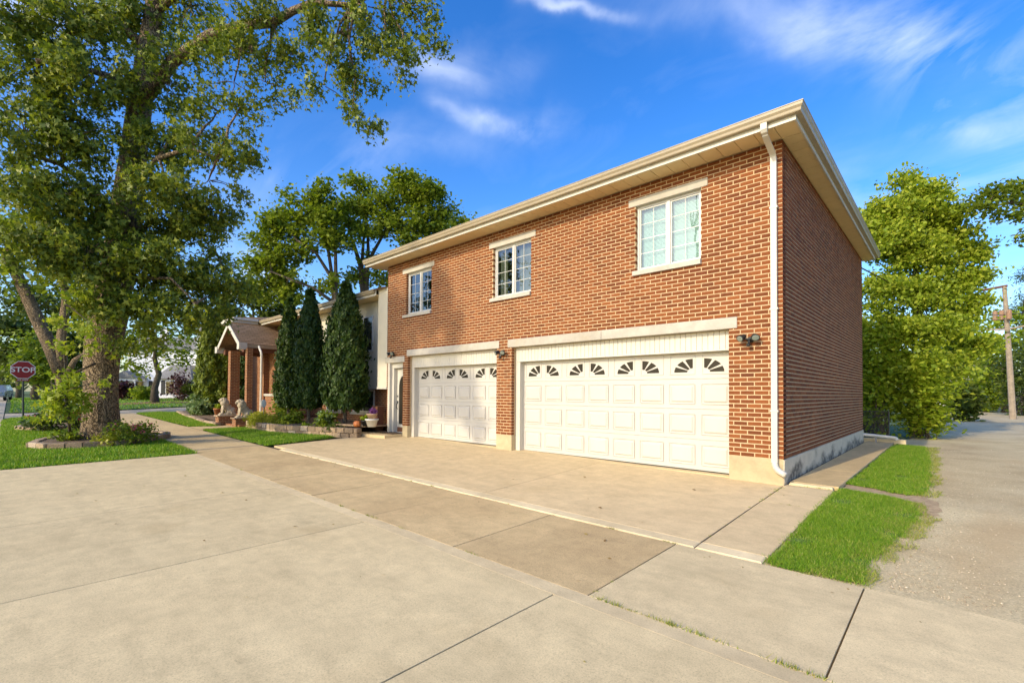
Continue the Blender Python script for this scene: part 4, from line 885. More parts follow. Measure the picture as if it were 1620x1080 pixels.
# low young sprout of the maple, with large sunlit leaves
sp_ = []
for (x, y, rx, ry, n_) in [(96, 622, 20, 18, 11), (78, 642, 9, 9, 4), (108, 598, 12, 9, 4), (104, 642, 13, 12, 5), (85, 608, 9, 8, 2), (118, 545, 14, 10, 3), (104, 505, 18, 12, 4), (80, 660, 5, 8, 2), (155, 603, 9, 4, 1), (112, 460, 18, 14, 3), (150, 520, 18, 8, 3)]: sp_.append(blob_px(x, y, rx, ry, 12.6, n_, rd=.5))
tree('maple_sapling', 'bright yellow-green young maple leafing low beside the thick maple trunk', 'sapling', on_ground(112, 700), [tuple(on_ground(112, 700, -.05)), PX(108, 660, 12.7), PX(104, 620, 12.7), PX(102, 560, 12.7), PX(102, 480, 12.6)], [.04, .035, .03, .02, .012], [], sp_, 'bright', .15, 34, .12, 'maple', 'bark2', droop=.10, twigs=.5, up_bias=0, nseg=7)

# ---------------- trees further off
def simple_tree(name, label, x, ybase, d, blobs, leaf, size, per, cr, stems=None, r=.22, shape='oval', group=None, twigs=.3, top=None, base=None, **kw):
    b = np.array(PX(x, ybase, d)) if base is None else np.array(base); b[2] = float(gz(b[0], b[1]))-.05
    top = top or (x, min(q[1] for q in blobs)+20)
    tp = PX(top[0], top[1], d); tr = [tuple(b+(np.array(tp)-b)*k/5+(rng.normal(0, .12, 3) if 0 < k < 5 else 0)) for k in range(6)]
    bl = [blob_px(q[0], q[1], q[2], q[3], d+(q[5] if len(q) > 5 else 0), q[4]) for q in blobs]
    return tree(name, label, 'tree', b, tr, [r*1.3, r, r*.85, r*.65, r*.45, r*.15], stems or [], bl, leaf, size, per, cr, shape, group=group, twigs=twigs, **kw)
dB = 30.0
stA = [([PX(532, 500, dB), PX(525, 440, dB), PX(500, 400, dB-.5), PX(470, 380, dB-1)], .16, .05), ([PX(530, 480, dB), PX(495, 455, dB-.6), PX(455, 440, dB-1), PX(430, 430, dB-1)], .12, .04), ([PX(530, 470, dB), PX(520, 400, dB), PX(505, 350, dB), PX(500, 310, dB)], .13, .04)]
simple_tree('locust_tree', 'spreading green tree with bare leaning stems behind the porch roof', 533, 560, dB, [(440, 350, 26, 18, 9), (455, 365, 32, 16, 9), (420, 380, 22, 22, 7), (430, 410, 32, 22, 12), (470, 400, 28, 20, 9), (425, 440, 30, 22, 11), (465, 440, 24, 16, 7), (400, 420, 14, 16, 4), (505, 305, 22, 18, 8), (490, 335, 30, 22, 12), (525, 345, 26, 22, 10), (515, 375, 24, 18, 8), (540, 385, 18, 18, 5), (455, 300, 8, 6, 1), (510, 450, 20, 12, 4), (455, 470, 22, 14, 6), (415, 465, 20, 16, 6)], 'mid', .24, 125, .36, stA, .20, group='trees behind the roofs', twigs=.25)
stB = [([PX(575, 470, dB+2), PX(570, 420, dB+2), PX(556, 375, dB+2), PX(545, 335, dB+2)], .20, .06), ([PX(573, 440, dB+2), PX(590, 400, dB+2), PX(610, 365, dB+2), PX(625, 340, dB+2)], .16, .05), ([PX(572, 430, dB+2), PX(575, 380, dB+2), PX(580, 330, dB+2)], .14, .04)]
simple_tree('locust_tree', 'taller green tree with a pale forked trunk above the far end of the gutter', 577, 560, dB+2, [(565, 315, 28, 26, 11), (545, 345, 24, 20, 8), (560, 285, 18, 10, 4), (600, 330, 30, 28, 13), (640, 290, 26, 16, 9), (655, 310, 32, 26, 15), (690, 320, 26, 28, 11), (625, 355, 34, 22, 12), (670, 350, 34, 22, 12), (585, 370, 26, 18, 7), (640, 385, 30, 14, 8), (690, 360, 24, 16, 6), (590, 415, 16, 14, 3), (595, 445, 20, 16, 5), (560, 440, 22, 16, 4), (710, 335, 10, 16, 3)], 'mid', .24, 125, .36, stB, .24, group='trees behind the roofs', twigs=.25, top=(580, 330))
simple_tree('shade_tree', 'dark green tree standing close behind the white gable of the porch', 400, 560, 36, [(395, 465, 30, 22, 14), (370, 490, 26, 26, 12), (425, 490, 30, 22, 14), (355, 460, 16, 14, 4), (345, 510, 20, 30, 8), (450, 490, 20, 16, 7)], 'dark', .34, 60, .45, r=.25, group='trees behind the roofs')
simple_tree('shade_tree', 'round green treetop just showing over the middle of the brown gutter', 735, 520, 40, [(735, 352, 22, 10, 7), (720, 365, 26, 14, 8), (760, 360, 16, 8, 4)], 'mid', .34, 50, .42, r=.2, group='trees behind the roofs')
# left background
stF = [([PX(97, 588, 26), PX(78, 545, 26), PX(55, 495, 26), PX(30, 440, 26), PX(8, 395, 26)], .36, .24), ([PX(98, 585, 26), PX(97, 540, 26), PX(104, 480, 26), PX(100, 420, 26)], .28, .14), ([PX(102, 600, 26), PX(118, 570, 26), PX(140, 555, 26)], .18, .08)]
simple_tree('forked_tree', 'old tree with a forked leaning trunk between the stop sign and the maple', 96, 645, 26, [(20, 370, 50, 40, 16), (70, 360, 50, 40, 16), (120, 380, 40, 40, 12), (10, 440, 30, 30, 7), (90, 450, 40, 25, 9), (130, 440, 30, 30, 8), (140, 500, 30, 22, 7)], 'mid', .3, 44, .42, stF, .42, top=(97, 585), bark_='bark', nseg=12)
for i, (x, d, bl, lf, lb) in enumerate([
 (30, 62, [(20, 520, 34, 26, 16), (45, 560, 34, 26, 16), (10, 570, 24, 26, 10), (60, 530, 24, 26, 9)], 'dark', 'dark tree behind the stop sign'),
 (85, 75, [(80, 500, 40, 30, 18), (60, 470, 40, 30, 16), (115, 490, 30, 40, 14), (20, 480, 36, 30, 14), (85, 545, 40, 26, 16)], 'dark', 'broad dark tree seen through the fork of the leaning trunk'),
 (58, 50, [(60, 555, 20, 26, 12), (52, 585, 26, 18, 12), (75, 590, 20, 16, 8)], 'mid', 'bushy mid-green tree between the stop sign and the forked trunk'),
 (115, 66, [(110, 530, 30, 28, 14), (120, 570, 26, 24, 12), (92, 560, 22, 26, 9), (150, 545, 26, 30, 10)], 'dark', 'dark tree filling the gap behind the forked trunk'),
 (205, 90, [(200, 535, 20, 20, 9), (215, 555, 20, 18, 8), (175, 550, 22, 24, 9)], 'dark', 'dark treetop behind the white house roof'),
 (5, 85, [(0, 560, 22, 40, 12), (-25, 540, 25, 40, 10), (12, 600, 16, 12, 5)], 'dark', 'dark tree above the parked car')]):
    simple_tree('shade_tree', lb, x, 620, d, bl, lf,   .55 if d > 55 else .42, 75, .75, r=.3, twigs=.1, group='trees along the side street')
simple_tree('street_tree', 'small drooping tree with a mulched base before the white house', 245, 634, 40, [(215, 520, 26, 20, 10), (250, 500, 36, 24, 14), (285, 525, 26, 24, 11), (235, 545, 30, 20, 10), (275, 555, 24, 22, 8), (205, 555, 20, 22, 7), (300, 550, 14, 20, 4), (215, 585, 18, 14, 5), (290, 575, 10, 14, 2)], 'mid', .30, 34, .36, r=.26, droop=.3, top=(247, 520))
# right side
dT = 17.5
simple_tree('linden_tree', 'tall bright green tree beside the alley, beyond the brick side wall', 1450, 690, dT, [(1450, 310, 34, 28, 14), (1420, 330, 36, 32, 16), (1480, 345, 36, 32, 16), (1385, 335, 26, 26, 9), (1375, 380, 26, 36, 10), (1410, 390, 42, 36, 20), (1465, 400, 46, 36, 22), (1515, 385, 30, 34, 12), (1540, 400, 14, 22, 4), (1400, 455, 40, 36, 18), (1460, 465, 50, 36, 22), (1520, 450, 34, 34, 14), (1550, 435, 12, 14, 2), (1400, 520, 40, 34, 16), (1460, 525, 48, 32, 20), (1515, 510, 32, 30, 11), (1540, 480, 14, 24, 4), (1530, 545, 26, 18, 7), (1495, 570, 34, 18, 9), (1430, 575, 40, 26, 14), (1550, 540, 14, 12, 3), (1505, 590, 16, 12, 3), (1435, 285, 14, 12, 3)], 'lime', .125, 230, .24, r=.16, twigs=.2, up_bias=.0, flat=.6, base=(1.0, 15.2, 0), shape='oval')
def shrub(name, label, c, r, n, leaf, size, shape='oval', stems=6, group=None, cat='shrub', up_bias=.5, flowers=None, dens=26, fl_size=.05):
    c = np.array(c, float); t = thing(name, label, cat, (c[0], c[1], c[2]-r[2]), group); wood = MB(); base = Vector((c[0], c[1], c[2]-r[2]-.02))
    C = blob_clusters(c, r, max(6, n//dens), .5); C[:, 2] = np.maximum(C[:, 2], base.z+.04)
    for q in C[:stems*3]: wood.tube(curve(base+Vector((random.gauss(0, r[0]*.2), random.gauss(0, r[1]*.2), 0)), q, 3, .05), [.012*max(1, r[2]), .009*max(1, r[2]), .007, .003], 4, cap=False)
    obj('stem', wood, M['bark2'], t); P = cluster_leaves(C, dens, .16*max(r), .7); P[:, 2] = np.maximum(P[:, 2], base.z+.03)
    leaves_obj('foliage', P, size, shape, LV[leaf], t, up_bias=up_bias)
    if flowers:
        Cf = blob_clusters(c+np.array([0, 0, r[2]*.5]), np.array(r)*np.array([.9, .9, .6]), flowers[1], .4); leaves_obj('flowers', cluster_leaves(Cf, 9, fl_size*.6, .7), fl_size, 'oval', LV[flowers[0]], t, up_bias=.3)['kind'] = 'stuff'
    return t
shrub('hedge_bush', 'dense leafy bush at the foot of the alley tree, where the fence ends', (1.30, 13.6, 1.5), (.75, .9, 1.6), 6000, 'lime', .15, up_bias=.9, cat='bush')
shrub('hedge_bush', 'tall dark bush in the shade behind the brick corner', (.1, 13.4, 2.3), (.85, .8, 2.3), 6000, 'lime', .15, up_bias=.9, cat='bush')
shrub('hedge_bush', 'dark bush pressed against the back of the brick wall', (-.6, 14.6, 2.2), (1.0, .8, 2.3), 4200, 'lime', .16, up_bias=.9, cat='bush')
for c, r_, lf, lb in (((2.6, 31, 1.1), (.7, 1.0, 1.2), 'dark', 'low dark bush at the alley edge beyond the bright green tree'), ((4.4, 55, 1.4), (1.4, 1.2, 1.6), 'lime', 'round green bush by the far utility pole'), ((6.0, 47, 3.0), (1.6, 2.0, 3.0), 'dark', 'tall dark bush behind the near utility pole'), ((4.9, 62, 3.2), (1.8, 2, 3.2), 'mid', 'leafy bush above the wooden fence'), ((7.2, 42, 3.2), (1.5, 1.8, 3.2), 'dark', 'dark bush at the foot of the near utility pole, beside the alley')):
    shrub('alley_bush', lb, c, r_, 3000, lf, .26, group='bushes along the alley', cat='bush')
simple_tree('alley_tree', 'feathery tree arching over the alley behind the near utility pole', 1590, 650, 44, [(1560, 520, 30, 16, 8), (1590, 545, 34, 20, 11), (1610, 520, 24, 22, 8), (1560, 560, 28, 18, 8), (1600, 585, 34, 18, 10), (1565, 600, 26, 18, 8), (1580, 500, 22, 14, 5), (1630, 560, 24, 30, 8), (1540, 590, 18, 14, 4)], 'lime', .36, 46, .5, r=.2, group='trees along the alley', flat=.3)
simple_tree('spruce_tree', 'dark conifer standing behind the top of the near utility pole', 1622, 640, 52, [(1622, 440, 10, 20, 8), (1618, 480, 18, 22, 12), (1625, 520, 26, 24, 16), (1585, 490, 18, 12, 4), (1630, 560, 34, 24, 16), (1600, 500, 18, 16, 6)], 'dark', .40, 60, .5, r=.25, shape='lance', group='trees along the alley')
simple_tree('shade_tree', 'dark tree closing the far end of the alley', 1520, 630, 95, [(1490, 575, 26, 26, 14), (1525, 570, 30, 28, 16), (1560, 580, 26, 24, 12), (1540, 605, 26, 16, 8), (1590, 600, 26, 20, 8), (1475, 560, 20, 30, 8)], 'dark', .8, 46, 1.0, r=.4, twigs=.1, group='trees along the alley')
simple_tree('elm_tree', 'tree whose boughs reach in over the alley against the sky', 1790, 700, 16, [(1600, 300, 34, 16, 9), (1575, 305, 26, 18, 8), (1560, 330, 16, 10, 4), (1615, 330, 24, 14, 6), (1590, 345, 20, 14, 4), (1640, 290, 26, 26, 8), (1650, 350, 26, 24, 7), (1622, 378, 14, 8, 3), (1700, 320, 50, 60, 20), (1760, 260, 60, 60, 20), (1545, 332, 8, 6, 1)], 'mid', .13, 60, .20, [([PX(1780, 420, 16), PX(1720, 360, 16), PX(1660, 330, 16), PX(1600, 320, 16), PX(1560, 330, 16)], .10, .02)], .22, base=(11.5, 9.0, 0), top=(1780, 240), flat=.4, twigs=.4)
# trees across the street, out of the picture: they dapple the garage front and show in its windows
def street_tree(x, y, h, blobs, label, leaf='mid', cr=.38, size=.30):
    b = (x, y, float(gz(x, y))); tr = [(x, y, b[2]), (x+.1, y, h*.3), (x-.1, y+.1, h*.55), (x+.1, y, h*.8)]
    return tree('street_tree', label, 'tree', b, tr, [.34, .28, .2, .08], [], [((x+a[0], y+a[1], a[2]), (a[3], a[3], a[4]), a[5]) for a in blobs], leaf, size, 44, cr, twigs=.2, group='trees across the street')
street_tree(-15.6, -34, 21, [(1.9, 0, 20.1, .6, 1.5, 40), (3.5, .3, 19.9, .65, 1.2, 44), (4.3, .2, 19.7, .4, .8, 14), (.7, 0, 22.0, 1.1, 1.2, 60), (2.8, 0, 22.4, 1.3, 1.0, 64), (1.5, 0, 18.9, .6, .5, 8), (4.6, 0, 18.9, .35, .4, 5), (4.2, 0, 21.6, .5, .6, 8), (-.2, 0, 23.4, 1.2, 1.0, 7)], 'tall tree across the street whose shade dapples the narrower garage door', 'mid', .16, .24)
street_tree(-42, -33, 20, [(0, 0, 14, 5, 4, 40), (4, 0, 11, 4, 3.5, 26), (-4, 1, 12, 4, 4, 28), (1, 0, 18, 3.5, 3, 22), (5, 0, 16, 3, 3, 16)], 'large tree across the street mirrored in the curtained window', 'dark')
street_tree(-56, -30, 18, [(0, 0, 10, 5, 4, 40), (4, 0, 13, 4, 3.5, 26), (-4, 1, 12, 4, 4, 28)], 'large tree across the street mirrored in the far upper window', 'dark')

# a far line of trees closes the horizon
PL = []
for k in range(420):
    a = random.uniform(-1.45, 1.2); d = random.uniform(150, 210); u = (math.cos(HEAD+math.pi/2+a)*1.0, math.sin(HEAD+math.pi/2+a)); PL.append((CAM[0]+u[0]*d, CAM[1]+u[1]*d, .5+abs(random.gauss(0, 4.5))))
tlo = leaves_obj('treeline', cluster_leaves(np.array(PL), 60, 1.9), 1.5, 'oval', LV['dark'], None); tag(tlo, 'far dark line of trees along the horizon', 'treeline', kind='stuff')

# ---------------- arborvitae: dense cones of upright sprays
def arborvitae(label, b, h, r, n, leaf='arb', clear=.72, size=.115, group=None, trunk_r=.06):
    b = np.array(b, float); t = thing('arborvitae', label, 'evergreen', b, group)
    obj('trunk', MB().tube([tuple(b-[0, 0, .1]), tuple(b+[.02, 0, h*.3]), tuple(b+[0, .02, h*.9])], [trunk_r*1.2, trunk_r, .01], 8, noise=.1), M['bark2'], t)
    u = rng.random(n); z = clear+(h-clear)*(1-np.sqrt(1-u*.995))*1.0; z = clear+(h-clear)*u**1.25; f = (z-clear)/(h-clear)
    prof = np.interp(f, [0, .06, .2, .45, .7, .88, 1], [.70, .92, 1.0, .93, .70, .36, .03])*r
    ang = rng.random(n)*6.283; ripple = 1+.12*np.sin(ang*5+z*3.1)+.09*np.sin(ang*9-z*6.3)+.06*np.sin(z*14+ang*3)+rng.normal(0, .035, n)+.22*(rng.random(n) < .02)
    rad = prof*ripple*(1-.28*rng.random(n)**2); P = np.stack([b[0]+np.cos(ang)*rad, b[1]+np.sin(ang)*rad, b[2]+z+rng.normal(0, .03, n)], 1)
    S = SHAPES['spray']; nrm = np.stack([np.cos(ang), np.sin(ang), .15+0*ang], 1)+rng.normal(0, .55, (n, 3)); nrm /= np.linalg.norm(nrm, axis=1)[:, None]
    tt = np.tile([0, 0, 1.0], (n, 1))+np.stack([np.cos(ang), np.sin(ang), 0*ang], 1)*.45+rng.normal(0, .25, (n, 3)); tt -= nrm*(tt*nrm).sum(1)[:, None]; tt /= np.linalg.norm(tt, axis=1)[:, None]; bb = np.cross(nrm, tt); sz = size*(.6+.8*rng.random(n))
    V = P[:, None]+sz[:, None, None]*(S[None, :, 0, None]*tt[:, None]+S[None, :, 1, None]*bb[:, None]+S[None, :, 2, None]*nrm[:, None])
    link(bpy.data.objects.new('crown', np_mesh('crown', V.reshape(-1, 3), 5, LV[leaf])), t)
    # an inner core of sprays keeps the cone from showing through
    m = n//5; k = rng.integers(0, n, m); P2 = P[k].copy(); P2[:, :2] = b[:2]+(P2[:, :2]-b[:2])*.72
    leaves_obj('inner_sprays', P2, size*2.6, 'spray', LV[leaf], t, up_bias=.0)
    return t
g_ = 'arborvitae before the house'
arborvitae('widest and tallest dark arborvitae, nearest the cream stucco corner', PX(545, 676, 16.6), 5.15, .74, 15000, group=g_)
arborvitae('dark arborvitae in the middle of the row of three', PX(488, 672, 17.6), 5.05, .56, 12000, group=g_)
arborvitae('slim dark arborvitae beside the porch window', PX(456, 670, 18.6), 4.95, .48, 10000, group=g_)
g_ = 'arborvitae beyond the porch'
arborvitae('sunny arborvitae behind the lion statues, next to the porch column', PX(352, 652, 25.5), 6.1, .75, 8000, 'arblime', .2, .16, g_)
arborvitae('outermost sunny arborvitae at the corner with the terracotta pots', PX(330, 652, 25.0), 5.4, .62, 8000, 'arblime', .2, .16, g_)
arborvitae('arborvitae half hidden behind the brick porch columns', PX(386, 650, 29.0), 5.0, 1.0, 6000, 'arb', .1, .2, g_)
# ================================================================== stone edging
def block_wall(name, label, path, z_of, hgt, blen, thick, courses=1, cap=False):
    t = thing(name, label, 'retaining wall', (*path[0], float(z_of(*path[0]))))
    P = [Vector((p[0], p[1])) for p in path]; segs = []
    tot = sum((P[i+1]-P[i]).length for i in range(len(P)-1))
    def pt(s):
        for i in range(len(P)-1):
            L_ = (P[i+1]-P[i]).length
            if s <= L_ or i == len(P)-2: return P[i].lerp(P[i+1], min(1, s/L_))
            s -= L_
    ch_ = hgt/courses
    for c in range(courses):
        s = -(blen*.5 if c % 2 else 0)
        while s < tot:
            L_ = blen*random.uniform(.85, 1.15); a = pt(max(0, s)); b = pt(min(tot, s+L_-.012)); s += L_
            if (b-a).length < .06: continue
            mid = (a+b)/2; ang = math.atan2((b-a).y, (b-a).x); ln = (b-a).length; z = float(z_of(mid.x, mid.y))+c*ch_
            bm = MB().box(-ln/2, ln/2, -thick/2, thick/2, 0, ch_-.006, .014)
            bm.v = [(v[0]+random.gauss(0, .005), v[1]+random.gauss(0, .007), v[2]+random.gauss(0, .003)) for v in bm.v]
            o = obj('stone_block', bm, M['stone'], None); o.data.transform(Matrix.Translation((mid.x+random.gauss(0, .006), mid.y+random.gauss(0, .006), z-.03)) @ Matrix.Rotation(ang+random.gauss(0, .03), 4, 'Z'))
            o.parent = t; o.matrix_parent_inverse = Matrix.Translation(-Vector(t.location))
    return t
ring = [tuple(on_ground(x, y)[:2]) for x, y in ((262, 693), (230, 700), (185, 706), (130, 709), (80, 711), (50, 709))]
cen = np.array(mt_[1][:2]); back = [(ring[-1][0]-1.3, ring[-1][1]+.25), (cen[0]-1.8, cen[1]-.2), (cen[0]-1.8, cen[1]+1.2), (ring[0][0]-.6, ring[0][1]+.15)]
block_wall('tree_ring', 'low stone block ring round the big maple trunk', ring+back+[ring[0]], lambda x, y: float(gz(x, y)), .20, .33, .2)
tag(sheet('ring_soil', [(p[0], p[1]) for p in (ring+back)], M['soil'], .13), kind='structure')
plw = [(-11.98, -.98), (-12.6, -1.28), (-13.6, -1.55), (-14.8, -1.98), (-15.8, -2.22), (-17.0, -2.28), (-18.25, -2.25), (-18.35, -1.6)]
GW = block_wall('garden_wall', 'low stone block wall holding the bed under the dark arborvitae', plw, lambda x, y: float(gz(x, y)), .33, .33, .25, 2)
block_wall('bed_edging', 'low stone edging of the bed beyond the lion statues', [(-20.4, -2.75), (-22.5, -2.75), (-24.8, -2.55), (-28, -2.3), (-31, -1.95)], lambda x, y: float(gz(x, y)), .16, .45, .22)
r2 = on_ground(86, 677); block_wall('flower_ring', 'small stone ring of flowers between the maple and the stop sign', [(r2[0]+1.0*math.cos(a)*1.2, r2[1]+1.0*math.sin(a)) for a in np.linspace(0, 6.283, 13)], lambda x, y: float(gz(x, y)), .18, .4, .2)
tag(sheet('flower_soil', [(r2[0]+1.0*math.cos(a)*1.2, r2[1]+1.0*math.sin(a)) for a in np.linspace(0, 6.0, 12)], M['soil'], .10), kind='structure')
# ---------------- planting
def plant_px(name, label, x, y, d, r, n, leaf, size, **kw):
    c = np.array(PX(x, y, d)); return shrub(name, label, c, r, n, leaf, size, **kw)
plant_px('flowering_shrub', 'twiggy shrub with dusty pink heads inside the maple ring', 210, 684, 13.9, (.75, .6, .28), 1300, 'mid', .09, flowers=('pink', 16), fl_size=.06)
plant_px('flowering_shrub', 'sparse green plant growing before the lit side of the maple trunk', 106, 690, 13.6, (.35, .35, .22), 500, 'mid', .09)
plant_px('ground_ivy', 'straggly yellow-green ground plant at the foot of the maple', 175, 695, 13.6, (.7, .4, .12), 700, 'yellow', .08)
plant_px('flowering_shrub', 'dull green shrub in the small stone ring by the stop sign', 70, 666, 17.3, (.75, .6, .42), 1000, 'dark', .11, flowers=('pink', 6))
plant_px('rose_bush', 'rose bush with red blooms peeping out beside the maple trunk', 122, 664, 18.0, (.35, .35, .42), 500, 'dark', .10, flowers=('pink', 14), fl_size=.12)
plant_px('goldenrod', 'bright yellow-green feathery clump right of the nearer lion', 412, 664, 18.0, (.52, .45, .38), 2400, 'yellow', .14, shape='lance', up_bias=.0, cat='plant')
plant_px('goldenrod', 'yellow-green feathery clump next to the stone wall corner', 438, 668, 17.6, (.40, .35, .30), 1500, 'yellow', .13, shape='lance', up_bias=.0, cat='plant')
plant_px('perennial', 'dark leafy perennial under the slim arborvitae', 458, 664, 17.6, (.55, .4, .38), 1500, 'mid', .10, cat='plant')
plant_px('perennial', 'leafy green shrub against the porch wall', 450, 642, 19.6, (.85, .4, .60), 2400, 'mid', .10, cat='plant')
plant_px('hydrangea', 'pale-headed hydrangea between two arborvitae trunks', 514, 668, 16.2, (.42, .4, .36), 1100, 'mid', .11, flowers=('pale', 22), fl_size=.10, cat='plant')
plant_px('perennial', 'small lime plant at the edge of the stone wall', 484, 674, 16.6, (.22, .22, .14), 400, 'lime', .09, cat='plant')
plant_px('perennial', 'low dark plant in front of the hydrangea', 530, 678, 15.8, (.40, .3, .14), 600, 'dark', .09, cat='plant')
plant_px('hosta', 'pale spotted leafy clump beside the terracotta pots', 318, 642, 24.5, (.75, .6, .55), 1500, 'pale', .17, cat='plant')
plant_px('boxwood', 'leafy green shrub behind the lion statues', 345, 640, 25.0, (.8, .6, .75), 1800, 'arblime', .14, cat='shrub')
for x, y, rx, rz, lf, lb in ((196, 617, 1.0, .85, 'purple', 'dark purple shrub by the arched white house window'), (286, 612, 1.9, 1.5, 'purple', 'largest purple shrub, before the grey bay roof of the white house'), (306, 616, 1.2, 1.1, 'dark', 'dark green shrub beside the white house, half behind the arborvitae'), (222, 622, 1.3, .55, 'lime', 'low green hedge plant under the white house wall'), (232, 620, .9, .5, 'mid', 'small round shrub under the shuttered window of the white house')):
    plant_px('house_shrub', lb, x, y, 46, (rx, .9, rz), 1500, lf, .22)

# ---------------- white house across the side street
WH = thing('white_house', 'white sided house with a grey-roofed bay, across the side street', 'house', PX(250, 632, 54))
o3 = np.array(PX(250, 634, 54)); axx = np.array([.62, .78, 0]); axx /= np.linalg.norm(axx); ayy = np.array([-axx[1], axx[0], 0])
def wl(m_):        # local: x along the front, y into the house, z up
    m_.v = [tuple(o3+axx*v[0]+ayy*v[1]+np.array([0, 0, v[2]])) for v in m_.v]; return m_
obj('wall', wl(MB().box(-5.0, 3.2, 3.0, 10, -.3, 6.2).box(3.2, 12, 1.6, 9, -.3, 8.0)), M['siding'], WH)
sd_ = MB()
for k in range(38): z = -.1+k*.21; sd_.add([(3.2, 1.56, z), (12, 1.56, z), (12, 1.595, z+.2), (3.2, 1.595, z+.2)], [(0, 1, 2, 3)])
obj('siding_board', wl(sd_), M['siding'], WH)
obj('roof', wl(MB().add([(-5.4, 2.6, 6.2), (3.2, 2.6, 6.2), (3.2, 10, 6.2), (-5.4, 10, 6.2), (-5.4, 6.3, 8.0), (3.2, 6.3, 8.0)], [(0, 1, 5, 4), (2, 3, 4, 5), (0, 4, 3), (1, 2, 5)])), M['greyshingle'], WH)
obj('upper_roof', wl(MB().add([(2.9, 1.2, 8.0), (12.3, 1.2, 8.0), (12.3, 9.4, 8.0), (2.9, 9.4, 8.0), (2.9, 5.3, 10.6), (12.3, 5.3, 10.6)], [(0, 1, 5, 4), (2, 3, 4, 5), (0, 4, 3), (1, 2, 5), (3, 2, 1, 0)])), M['greyshingle'], WH)
obj('bay', wl(MB().box(-.2, 3.1, .4, 3.0, -.3, 2.6)), M['siding'], WH)
obj('bay_roof', wl(MB().add([(-.6, .0, 2.55), (3.5, .0, 2.55), (3.5, 3.0, 2.55), (-.6, 3.0, 2.55), (.5, 3.0, 4.3), (2.4, 3.0, 4.3), (.5, 1.8, 4.3), (2.4, 1.8, 4.3)], [(0, 1, 7, 6), (1, 2, 5, 7), (3, 0, 6, 4), (6, 7, 5, 4), (3, 2, 1, 0)])), M['greyshingle'], WH)
for x0_, sh_ in ((.55, True), (-4.2, False), (-2.2, True)):
    y_ = .38 if x0_ > 0 else 2.98
    w = obj('window', wl(MB().box(x0_, x0_+1.0, y_-.04, y_, .8, 2.3)), M['vinyl'], WH)
    for a in range(2):
        for b in range(2): obj('pane', wl(MB().box(x0_+.08+a*.44, x0_+.48+a*.44, y_-.05, y_-.041, .88+b*.70, 1.52+b*.70)), M['darkpane'], w)
    if sh_:
        for a in (-.45, 1.05): obj('shutter', wl(MB().box(x0_+a, x0_+a+.40, y_-.05, y_-.001, .75, 2.35)), M['black'], w)
obj('portico', wl(MB().box(-5.2, -3.0, 1.0, 3.0, 2.3, 2.6).box(-3.2, -3.06, 1.05, 1.2, -.2, 2.3).box(-5.1, -4.96, 1.05, 1.2, -.2, 2.3)), M['siding'], WH)
obj('portico_roof', wl(MB().add([(-5.4, .8, 2.6), (-2.8, .8, 2.6), (-2.8, 3, 2.6), (-5.4, 3, 2.6), (-4.1, .8, 3.5), (-4.1, 3, 3.5)], [(0, 1, 4), (1, 2, 5, 4), (3, 0, 4, 5), (3, 2, 1, 0)])), M['greyshingle'], WH)
obj('chimney', wl(MB().box(-3.2, -2.2, 6, 7, 7, 9.2)), M['siding'], WH)
tag(sheet('mulch_bed', [(o3[0]+axx[0]*a-ayy[0]*b, o3[1]+axx[1]*a-ayy[1]*b) for a, b in ((-6, -2), (10, -2), (10, 2.2), (2, 3.4), (-6, 2))], M['mulch'], .03), kind='structure')
mc = np.array(PX(245, 634, 40)); tag(sheet('mulch_ring', [(mc[0]+2.2*math.cos(a), mc[1]+3.2*math.sin(a)) for a in np.linspace(0, 5.9, 14)], M['mulch'], .03), kind='structure')

# ---------------- stop sign
sg = on_ground(36.5, 660); dS = float((sg-CAM) @ fwd); SG = thing('stop_sign', 'red octagonal STOP sign with a small plate below, on a dark post', 'sign', sg)
ctr = np.array(PX(36.5, 585, dS)); nrm = (CAM-ctr)*np.array([1, 1, 0]); nrm /= np.linalg.norm(nrm); hx = np.cross([0, 0, 1], nrm)
def face_pts(pts, off): return [tuple(ctr+hx*p[0]+np.array([0, 0, p[1]])+nrm*off) for p in pts]
Rr = 13.8/F*dS/math.cos(R(22.5))
def octo(r_): return [(r_*math.cos(R(22.5+45*k)), r_*math.sin(R(22.5+45*k))) for k in range(8)]
def plate(m_, pts, a, b):
    n = len(pts); m_.add(face_pts(pts, a)+face_pts(pts, b), [tuple(range(n, 2*n)), tuple(range(n-1, -1, -1))]+[(i, (i+1) % n, (i+1) % n+n, i+n) for i in range(n)]); return m_
obj('sign_plate', plate(MB(), octo(Rr), 0, .012), M['signwhite'], SG); obj('sign_face', plate(MB(), octo(Rr*.93), .013, .017), M['signred'], SG)
def text_obj(name, s, size, pos, off, mat, parent):
    cu = bpy.data.curves.new(name, 'FONT'); cu.body = s; cu.size = size; cu.align_x = 'CENTER'; cu.align_y = 'CENTER'; cu.extrude = .002; cu.offset = size*.018; cu.materials.append(mat)
    o = bpy.data.objects.new(name, cu); m4 = Matrix(((hx[0], 0, nrm[0], 0), (hx[1], 0, nrm[1], 0), (hx[2], 1, nrm[2], 0), (0, 0, 0, 1))); p = ctr+hx*pos[0]+np.array([0, 0, pos[1]])+nrm*off
    dg = None; o.matrix_world = Matrix.Translation(p) @ m4; COL.objects.link(o); bpy.context.view_layer.update()
    me = bpy.data.meshes.new_from_object(o.evaluated_get(bpy.context.evaluated_depsgraph_get())); me.transform(o.matrix_world); bpy.data.objects.remove(o); me.materials.clear(); me.materials.append(mat)
    return link(bpy.data.objects.new(name, me), parent)
text_obj('lettering', 'STOP', Rr*.76, (0, 0), .021, M['signwhite'], SG)
